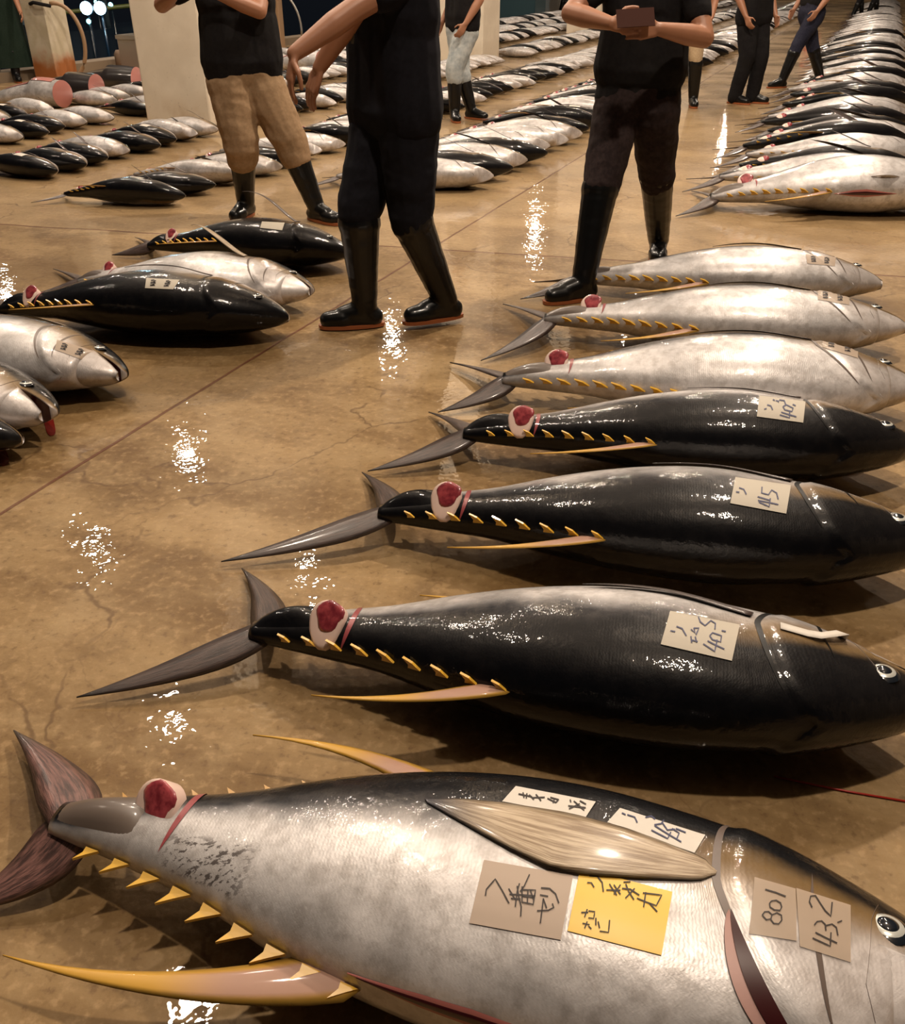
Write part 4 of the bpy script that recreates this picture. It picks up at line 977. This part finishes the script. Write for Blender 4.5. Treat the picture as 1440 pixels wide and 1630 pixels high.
# ------------------------------------------------------------------ fish in the rows: prototypes
def proto(nb, roll, L, lod, variant=0):
    """a fish lying along local +X with its middle over the origin; returns list of (name, mesh)"""
    zt = .06*L; T = Tuna(Vector((-.5*L, 0, zt)), Vector((.5*L, 0, .085*L)), nb, roll, hk=.98)
    out = []
    ns, nr = (48, 24) if lod == 0 else ((22, 14) if lod == 1 else (12, 9))
    o = T.body('body', M['skin'], ns, nr); me = o.data; bpy.data.objects.remove(o); out.append(('body', me))
    side = Vector((0, -1, 0))
    tips = [Vector((-.5*L-.14*L, .17*L, .02)), Vector((-.5*L-.20*L, -.16*L, .02))]
    def blade(fn, *a, **k): return fn(*a, **k)
    extra = []
    for tp_ in tips: extra.append(('tail_fin_lobe', T.lobe_data(tp_, width=.032), 'fin'))
    near_phi = 0 if nb else math.pi
    extra.append(('second_dorsal_fin' if nb else 'anal_fin', T.fin_data(.43, near_phi, (-.26, .05, -.02), .05), 'yfin'))
    if lod < 2:
        px = ((.745, R(60)), (.46, R(42))) if not nb else ((.74, R(98)), (.5, R(110)))
        cs = []; ws = []; ds = []; n = 10; lift = (0.02, .09, .14)[variant % 3]*L
        for i in range(n+1):
            t = i/n; x = px[0][0]+(px[1][0]-px[0][0])*t; ph = px[0][1]+(px[1][1]-px[0][1])*t
            cs.append(T.S(x, ph, .004+lift*t**1.3)); ws.append(.022*L*(math.sin(math.pi*min(1, .22+t*.55))**.9)*(1-t**2.6)+.001); ds.append((T.S(x, ph+.05)-T.S(x, ph-.05)).normalized())
        extra.append(('pectoral_fin', blade_data(cs, ws, ds, .005), 'fin'))
    if lod < 2:
        v, f = disc_on(T, .14, R(74), .024, .030*L, .012*L, .003, 10); extra.append(('tail_cut', (v, f), 'meat'))
        v, f = disc_on(T, .122, R(74), .026, .034*L, .010*L, .001, 10); extra.append(('skin_flap', (v, f), 'fat'))
    if lod < 2 and (variant % 2 == 0 if nb else variant == 2):
        vs = []; fs = []
        p0, p1 = (R(48), R(78)) if nb else (R(62), R(84)); xx = (.60, .70) if nb else (.84, .90)
        for i in range(7):
            for j in range(7): vs.append(T.S(xx[0]+(xx[1]-xx[0])*i/6, p0+(p1-p0)*j/6, .003))
        for i in range(6):
            for j in range(6): a = i*7+j; fs.append((a, a+1, a+8, a+7))
        extra.append(('paper_label', (vs, fs), 'paperw'))
    if lod == 0 and not nb:
        vs = []; fs = []; n = 20
        for i in range(n+1):
            ph = R(28)+R(128)*i/n; gx = gill_x(ph); wdt = .005*math.sin(math.pi*i/n)
            for j in range(3): vs.append(T.S(gx-.017+wdt*(j-1), ph, .002))
        for i in range(n):
            for j in range(2): a = i*3+j; fs.append((a, a+1, a+4, a+3))
        extra.append(('gill_cover_crease', (vs, fs), 'line'))
        v, f = disc_on(T, .934, R(64), .014, .014*L, .004*L, .001, 12); extra.append(('eye', (v, f), 'eyeb'))
    if lod == 0:
        for i in range(6):
            x = .08+.055*i; a = T.S(x+.016, near_phi, 0); b = T.S(x-.007, near_phi, 0); c = b+(T.D*math.cos(near_phi)+T.W*.3)*.019*L-T.X*.008*L
            nn = (a-b).cross(c-b).normalized()*.0015
            extra.append(('finlet', ([a+nn, c+nn, b+nn, a-nn, c-nn, b-nn], [(0, 1, 2), (5, 4, 3), (0, 3, 4, 1), (1, 4, 5, 2), (2, 5, 3, 0)]), 'yellow'))
    if lod < 2:
        for nm, dat, m in extra:
            uv = dat[2] if len(dat) > 2 else None
            out.append((nm, mesh(nm, dat[0], dat[1], M[m], True, uv)))
        return out
    # far fish: one mesh
    vs = [v.co.copy() for v in me.vertices]; fs = [tuple(p.vertices) for p in me.polygons]; mi = [0]*len(fs)
    uvd = {}
    for lp in me.loops: uvd[lp.vertex_index] = tuple(me.uv_layers[0].data[lp.index].uv)
    uv = [uvd.get(i, (0, 0)) for i in range(len(vs))]
    for nm, dat, m in extra:
        n0 = len(vs); vs += dat[0]; fs += [tuple(i+n0 for i in f) for f in dat[1]]; mi += [{'fin': 1, 'yfin': 2}[m]]*len(dat[1]); uv += dat[2] if len(dat) > 2 else [(0, 0)]*len(dat[0])
    k2 = mesh('tuna', vs, fs, [M['skin'], M['fin'], M['yfin']], True, uv)
    k2.polygons.foreach_set('material_index', mi); return [('tuna', k2)]

PC = {}
def get_proto(nb, L, lod, variant):
    k = (nb, L, lod, variant)
    if k not in PC: PC[k] = proto(nb, (14, 6, 28)[variant] if nb else (10, 0, 24)[variant], L, lod, variant)
    return PC[k]
ORD = ['nearest', 'second', 'third', 'fourth', 'fifth', 'sixth', 'seventh', 'eighth', 'ninth', 'tenth', 'eleventh', 'twelfth', 'thirteenth', 'fourteenth', 'fifteenth', 'sixteenth', 'seventeenth', 'eighteenth', 'nineteenth', 'twentieth']
PIL = [(8.57+7.62*i, -6.4) for i in range(5)]
stuff = []
CARC = [P(38, 168), P(88, 157), P(150, 144), P(465, 112)]
FEET = [(.02, 10.28), (.20, 10.42), (2.76, 11.40), (2.46, 11.50), (3.52, 11.70), (3.30, 11.65), (4.35, 13.25), (4.92, 13.45), (-6.05, 13.95), (-6.35, 14.0)]
cand = []
# rows: name, nose line b, start a, end a, spacing, length, heading (world degrees), pattern of near-side backs (D) and bellies (S)
ROWS = [
    ('long right row', .50, 7.52, 44, .475, 1.4, -3, 'SDSDSDDSSDSDSSDDSSDSSDSDDSS'),
    ('row behind the central person', -2.33, 6.45, 46, .36, 1.15, -8, 'SDSDSSSDDDSSDDSDSDDSSDDSSDDD'),
    ('row behind the tan trousers', -4.05, 5.15, 44, .37, .88, -9, 'DDSSDSSDSSDDSDSSDDDSSDDDSDSSS'),
    ('row before the pillars', -5.5, 5.50, 44, .30, .9, -27, 'DDDSDDSSDDSSDDSDSSDDSDDS'),
    ('row just behind the pillars', -6.95, 6.3, 44, .31, .9, -27, 'DSDDSSDDSDSSDDSDSDDSS'),
    ('second row behind the pillars', -7.9, 7.4, 44, .32, .9, -27, 'SDSDDSSSDSSDSDDSSDSSD'),
    ('farthest row near the quay', -8.95, 14.5, 44, .34, .95, -27, 'SSDSSDSDSSDDSSDSD'),
]
for ri, (rn, nb_, a0, a1, sp_, L, hd, pat) in enumerate(ROWS):
    a = a0; i = 0; idx = 0
    while a < a1:
        c = pat[i % len(pat)] if i < len(pat) else random.choice('SSD')
        back = c == 'D'; jit = random.uniform(-.06, .06); sz = random.choice((L, L, L*.92)) if i else L
        if ri == 3 and a < 8: sz = L
        h = R(hd+random.uniform(-3.5, 3.5)); fw = Vector((math.cos(h), math.sin(h), 0))
        nose = G(a, nb_+jit); cen = nose-fw*(sz/2)
        a += sp_*random.uniform(.94, 1.08); i += 1
        # skip where a pillar stands
        bad = False
        for (pa, pb) in PIL:
            for q in (-.5, -.25, 0, .25, .5):
                p = cen+fw*sz*q; aa = p.x*math.sin(GA)+p.y*math.cos(GA); bb = p.x*math.cos(GA)-p.y*math.sin(GA)
                if abs(aa-pa) < .4+.16*sz and abs(bb-pb) < .4+.14*sz: bad = True
        if bad: continue
        for fx, fy in FEET:
            p0 = cen-fw*sz*.6; tt = max(0, min(1.12*sz, (Vector((fx, fy, 0))-p0).dot(fw))); pc_ = p0+fw*tt
            if (Vector((fx, fy, 0))-pc_).length < .24: bad = True
        for q in CARC:
            if (q-cen).length < .72: bad = True
        if bad: continue
        vis = False
        for q in (-.5, 0, .5):
            for zz in (0, .25):
                u, v = project(cen+fw*sz*q+Vector((0, 0, zz)))
                if -15 < u < 1455 and -8 < v < 1640: vis = True
        if not vis: continue
        cand.append([cen.length, ri, idx, cen, h, back, sz, rn]); idx += 1
cand.sort(key=lambda c: c[0])
for n, (dist, ri, idx, cen, h, back, sz, rn) in enumerate(cand):
    lod = 0 if dist < 9.5 else (1 if dist < 14.5 else 2)
    var = random.randrange(3)
    if n >= 300:
        stuff.append((cen, h, back, sz)); continue
    kind = 'dark-backed' if back else 'silver'
    if idx < 20 and dist < 16: lab = '%s tuna, %s in view in the %s' % (kind, ORD[idx] if idx else 'nearest', rn)
    else: lab = 'small distant %s tuna lying in the %s' % (kind, rn)
    grp = 'tuna lying in the '+rn
    rz = h
    roll = random.uniform(-.08, .08)
    szr = round(sz, 3); pm = get_proto(back, szr, lod, var)
    if lod == 2:
        o = link('tuna', pm[0][1]); o.location = cen; o.rotation_euler = (0, 0, rz); tag(o, lab, 'fish', grp)
    else:
        r = empty('tuna', cen, rz); tag(r, lab, 'fish', grp)
        for nm, me in pm: link(nm, me, r)
if stuff:
    vs = []; fs = []; uv = []; mi = []
    for cen, h, back, sz in stuff:
        pm = get_proto(back, round(sz, 3), 2, 0)[0][1]; Mx = Matrix.Translation(cen) @ Matrix.Rotation(h, 4, 'Z'); n0 = len(vs)
        vs += [Mx @ v.co for v in pm.vertices]; fs += [tuple(i+n0 for i in p.vertices) for p in pm.polygons]; mi += [p.material_index for p in pm.polygons]
        d = {}
        for lp in pm.loops: d[lp.vertex_index] = tuple(pm.uv_layers[0].data[lp.index].uv)
        uv += [d.get(i, (0, 0)) for i in range(len(pm.vertices))]
    me = mesh('distant_tuna', vs, fs, [M['skin'], M['fin'], M['yfin']], True, uv); me.polygons.foreach_set('material_index', mi)
    tag(link('distant_tuna', me), 'mass of tiny tuna at the far ends of the rows', 'fish', kind='stuff')
print('tuna individuals', min(300, len(cand)), 'rest', len(stuff))

# belly cut and pelvic fin of the nearest fish of the right row: a hero of its own, in front of the row
r1 = hero('tuna', 'big silver tuna with a long red belly cut, front of the right row', P(1130, 314, .08), P(1535, 306, .12), False, 2, P(1100, 304, .02), P(1075, 344, .015),
    slit=(.43, .66, R(184), .026), pelvic=True, cutphi=70, hk=1.1, finlets=9, group='tuna lying in the long right row')

print('TIME', round(time.time()-T0, 1))
# ------------------------------------------------------------------ left background: posts, hose, quay clutter, boat
def post(label, x, y, hh, wd, rz=-GA):
    t = empty('quay_post', (x, y, 0), rz); tag(t, label, 'post')
    mb = MB(); mb.box((0, 0, hh/2), (wd, wd, hh)); o = mb.build('column', M['post'], t, False); o.modifiers.new('b', 'BEVEL').width = .01
    mb = MB(); mb.tube([(0, -wd*.55, .95), (wd*.3, -wd*.7, .97), (wd*.9, -wd*.6, .93)], .022); mb.build('hose_bracket', M['black'], t)
    return t
pp = P(92, 128); post('pale square post with a rusted foot at the left', pp.x, pp.y, 3.0, .40)
mb = MB(); h0 = pp+Vector((.18, -.22, .95)); pts = []
for i in range(21):
    t = i/20; an = math.pi*(.55-1.05*t); pts.append(pp+Vector((.22+.34*math.cos(an*.95), -.24, .50+.46*math.sin(an))))
mb.tube(pts, .026, 10); tag(mb.build('hose', M['hose']), 'tan hose arching down the side of the rusty post', 'hose')
pq = P(446, 80); t = post('narrow yellowish post behind the tan-trousered person', pq.x, pq.y, 2.6, .16); t.children[0].data.materials[0] = M['hose']
mb = MB(); mb.tube([pq+Vector((.1+.35*math.sin(i/10*1.7), -.1, 1.0-.75*(i/10)**1.4)) for i in range(11)], .02); tag(mb.build('hose', M['stainless']), 'grey hose hanging from the narrow post', 'hose')

def carcass(label, u, v, L, hd, nb):
    p = P(u, v); h = R(hd); t = empty('tuna_carcass', (p.x, p.y, 0), h); tag(t, label, 'fish', 'headless tuna carcasses by the quay')
    n = 24; nr = 20; vs = []; fs = []; uv = []
    for i in range(n+1):
        s = i/n; r = .165*math.sin(min(1, .12+s*.9)*math.pi*.62)**.8*(.62+.38*s if s < .7 else 1)
        for k in range(nr):
            a = 2*math.pi*k/nr; vs.append(((s-.5)*L, math.cos(a)*r*1.1, r*.92+math.sin(a)*r*.92)); uv.append((.3+.3*s, abs(((k/nr)+(.5 if not nb else 0)) % 1*2-1)))
    for i in range(n):
        for k in range(nr): k2 = (k+1) % nr; fs.append((i*nr+k, i*nr+k2, (i+1)*nr+k2, (i+1)*nr+k))
    fs.append(tuple(range(nr))[::-1]); mb = MB(); mb.add(vs, fs, uv); mb.build('trunk', M['carc'] if nb else M['skin'], t)
    vs2 = [vs[n*nr+k] for k in range(nr)]; c = Vector((0, 0, 0))
    for q in vs2: c += Vector(q)/nr
    vv = [c+Vector((.03, 0, 0))]+[Vector(q)*1 for q in vs2]; mb = MB(); mb.add(vv, [(0, 1+k, 1+(k+1) % nr) for k in range(nr)]); mb.build('cut_face', M['pinkc'], t)
    mb = MB(); rr = vs[n*nr][1]
    vs3 = []; fs3 = []
    for i in range(9):
        for j in range(5):
            a = R(60)+R(70)*j/4; s = .35+.6*i/8; r = .165*math.sin(min(1, .12+s*.9)*math.pi*.62)**.8*(.62+.38*s if s < .7 else 1)*1.02; a2 = a if nb else -a+math.pi
            vs3.append(((s-.5)*L, math.cos(a2)*r*1.1, r*.92+math.sin(a2)*r*.92))
    for i in range(8):
        for j in range(4): a = i*5+j; fs3.append((a, a+1, a+6, a+5))
    if not nb: mb.add(vs3, fs3); mb.build('flayed_belly', M['pinkc'], t)
carcass('pink headless tuna carcass at the left edge, nearest of three', 38, 168, 1.15, -18, False)
carcass('dark headless tuna carcass behind the pink one, with a pink cut face', 88, 157, 1.2, -14, True)
carcass('dark headless tuna carcass nearest the pillar, ending in a round pink cut', 150, 144, 1.25, -10, True)
carcass('headless tuna carcass beside the narrow post, pink cut side up', 465, 112, 1.0, -20, False)

def GB(u, b):
    lo, hi = 2.0, 75.0
    for _ in range(50):
        m_ = (lo+hi)/2
        if project(G(m_, b))[0] < u: lo = m_
        else: hi = m_
    return G(lo, b)
def crate(label, u, v, m, sx, sy, sz, z0=0, rz=-GA):
    p = P(u, v) if v > 50 else GB(u, -10.3); t = empty('crate', (p.x, p.y, z0), rz); tag(t, label, 'crate'); mb = MB(); w_ = .03
    mb.box((0, 0, .02), (sx, sy, .04)); b = mb.build('crate_base', m, t, False)
    for c, s in (((0, sy/2, sz/2), (sx, w_, sz)), ((0, -sy/2, sz/2), (sx, w_, sz)), ((sx/2, 0, sz/2), (w_, sy, sz)), ((-sx/2, 0, sz/2), (w_, sy, sz))):
        mb = MB(); mb.box(c, s); 
        mb.box((c[0], c[1], sz-.03), (s[0]+.03, s[1]+.03, .05)); mb.build('crate_side', m, t, False)
crate('tall teal tub behind the far rows, right of the middle pillar', 826, 33, M['cr_teal'], 1.3, 1.0, 1.7)
crate('dark green tub right of the teal one', 851, 31, M['cr_grn'], .5, .5, 2.0)
crate('grey steel locker right of the green tub', 872, 28, M['stainless'], .9, .5, 2.2)
crate('pale grey box on the floor against the left pillar', 226, 122, M['stainless'], .35, .35, .55)
mb = MB(); p = GB(857, -10.0); mb.box((p.x, p.y, 1.2), (.35, .06, .8), -GA); tag(mb.build('red_sign', M['redc'], None, False), 'red cloth panel hanging by the far locker', 'banner')
person('person in dark clothes beyond the far rows, right of the steel locker', (GB(897, -9.6).x, GB(897, -9.6).y, .94), -90, [(GB(897, -9.6).x-.12, GB(897, -9.6).y, .085), (GB(897, -9.6).x+.12, GB(897, -9.6).y, .085)], [-90, -90], top='black', bot='black', fine=False)

# boat moored past the quay
bp = Vector((-10.6, 27, 0)); t = empty('fishing_boat', (bp.x, bp.y, -1.2), R(20)); tag(t, 'dark fishing boat with two bright deck lamps moored beyond the quay', 'boat')
mb = MB(); vs = []; fs = []; n = 14
for i in range(n+1):
    s = i/n; x = -5+10*s; wd = 1.5*math.sin(math.pi*min(1, .25+s*.72)); sh_ = 1.15+.5*(2*s-1)**2
    vs += [(x, -wd, sh_), (x, -wd*.75, 0), (x, wd*.75, 0), (x, wd, sh_)]
for i in range(n):
    a = i*4; fs += [(a, a+1, a+5, a+4), (a+1, a+2, a+6, a+5), (a+2, a+3, a+7, a+6), (a+3, a, a+4, a+7)]
fs += [(0, 3, 2, 1), (n*4, n*4+1, n*4+2, n*4+3)]; mb.add(vs, fs); mb.build('hull', M['hull'], t, False)
mb = MB(); mb.box((-1.2, 0, 2.3), (2.6, 1.8, 2.0)); mb.box((-1.2, 0, 3.4), (2.9, 2.1, .15)); mb.build('wheelhouse', M['hullw'], t, False)
mb = MB(); mb.tube([(4.9, -1.2, 2.0), (2.5, -1.65, 1.75), (0, -1.6, 1.55), (-3, -1.3, 1.6)], .05); mb.build('gunwale_rail', M['hully'], t)
mb = MB(); mb.tube([(1.5, 0, 1.2), (1.5, 0, 6.5)], .08); mb.build('mast', M['hullw'], t)
def glow_lamp(u, v, dist, r, m, label, power=0, col=(.55, .85, 1)):
    d = ray(u, v); p = Vector((0, 0, H))+d*(dist/d.y); e = empty('flood_lamp', p, 0); tag(e, label, 'lamp', 'quay lamps beyond the left pillar')
    mb = MB(); ball(mb, (0, 0, 0), (r, r*.4, r), None, 14, 8); mb.build('lens', m, e)
    mb = MB(); mb.tube([(0, .03, 0), (0, .03+r, 0)], [r*1.15, r*.7], 12); mb.build('lamp_housing', M['hull'], e)
    mb = MB(); mb.tube([(0, r*.6, 0), (0, r*.6, max(-1.2-p.z, -3))], .03, 6); mb.build('lamp_stand', M['hull'], e)
glow_lamp(137, 13, 24, .14, M['lampg'], 'left of the two bright blue-white lamps over the water')
glow_lamp(159, 13, 24, .14, M['lampg'], 'right of the two bright blue-white lamps over the water')
glow_lamp(176, 8, 26, .06, M['lampt'], 'small teal lamp right of the bright pair')
glow_lamp(152, 3, 27, .045, M['lampt'], 'tiny teal lamp above the bright pair')
glow_lamp(141, 34, 22, .05, M['lampt'], 'small lamp low under the bright pair')
l = bpy.data.lights.new('quay_light', 'POINT'); l.energy = 120; l.color = (.5, .85, 1); l.shadow_soft_size = .15
d = ray(148, 13); o = bpy.data.objects.new('quay_light', l); COL.objects.link(o); o.location = Vector((0, 0, H))+d*(23.3/d.y)
# timber bollards on the quay edge
for i in range(5):
    p = G(9.6+1.5*i, -10.75); mb = MB(); mb.tube([(0, 0, 0), (0, 0, .22), (0, 0, .27)], [.13, .13, .10], 12); o = mb.build('bollard', M['wood']); o.location = p
    tag(o, 'low brown block on the quay edge, %s from the left' % ORD[i].replace('nearest', 'first'), 'bollard', 'blocks along the quay edge')

# ------------------------------------------------------------------ small things on the floor
mb = MB(); pts = [P(1232, 1236, .003), P(1290, 1248, .004), P(1350, 1260, .003), P(1450, 1277, .003)]; mb.tube(pts, .0022, 6); tag(mb.build('cord', M['cord']), 'thin red cord on the floor behind the nearest silver tuna', 'cord')
def stain(pts, label, z=.0015):
    c = Vector((0, 0, 0)); ps = [P(u, v, z) for u, v in pts]
    for p in ps: c += p/len(ps)
    # densify with a rounded outline
    out = []; n = len(ps)
    for i in range(n):
        a, b, c2, d = ps[i-1], ps[i], ps[(i+1) % n], ps[(i+2) % n]
        for j in range(5):
            t = j/5; out.append(.5*((2*b)+(c2-a)*t+(2*a-5*b+4*c2-d)*t*t+(3*b-3*c2+d-a)*t**3))
    mb = MB(); mb.add([c]+out, [(0, 1+k, 1+(k+1) % len(out)) for k in range(len(out))]); o = mb.build('blood_stain', M['bloodp'], None, False); tag(o, label, 'stain')
stain([(70, 664), (80, 655), (86, 672), (88, 690), (78, 693), (72, 680)], 'red blood trickle below the gaping silver fish mouth')
stain([(0, 712), (10, 718), (14, 735), (4, 742), (-10, 735), (-8, 720)], 'red blood patch at the left edge beside the dark snout')
mb = MB()
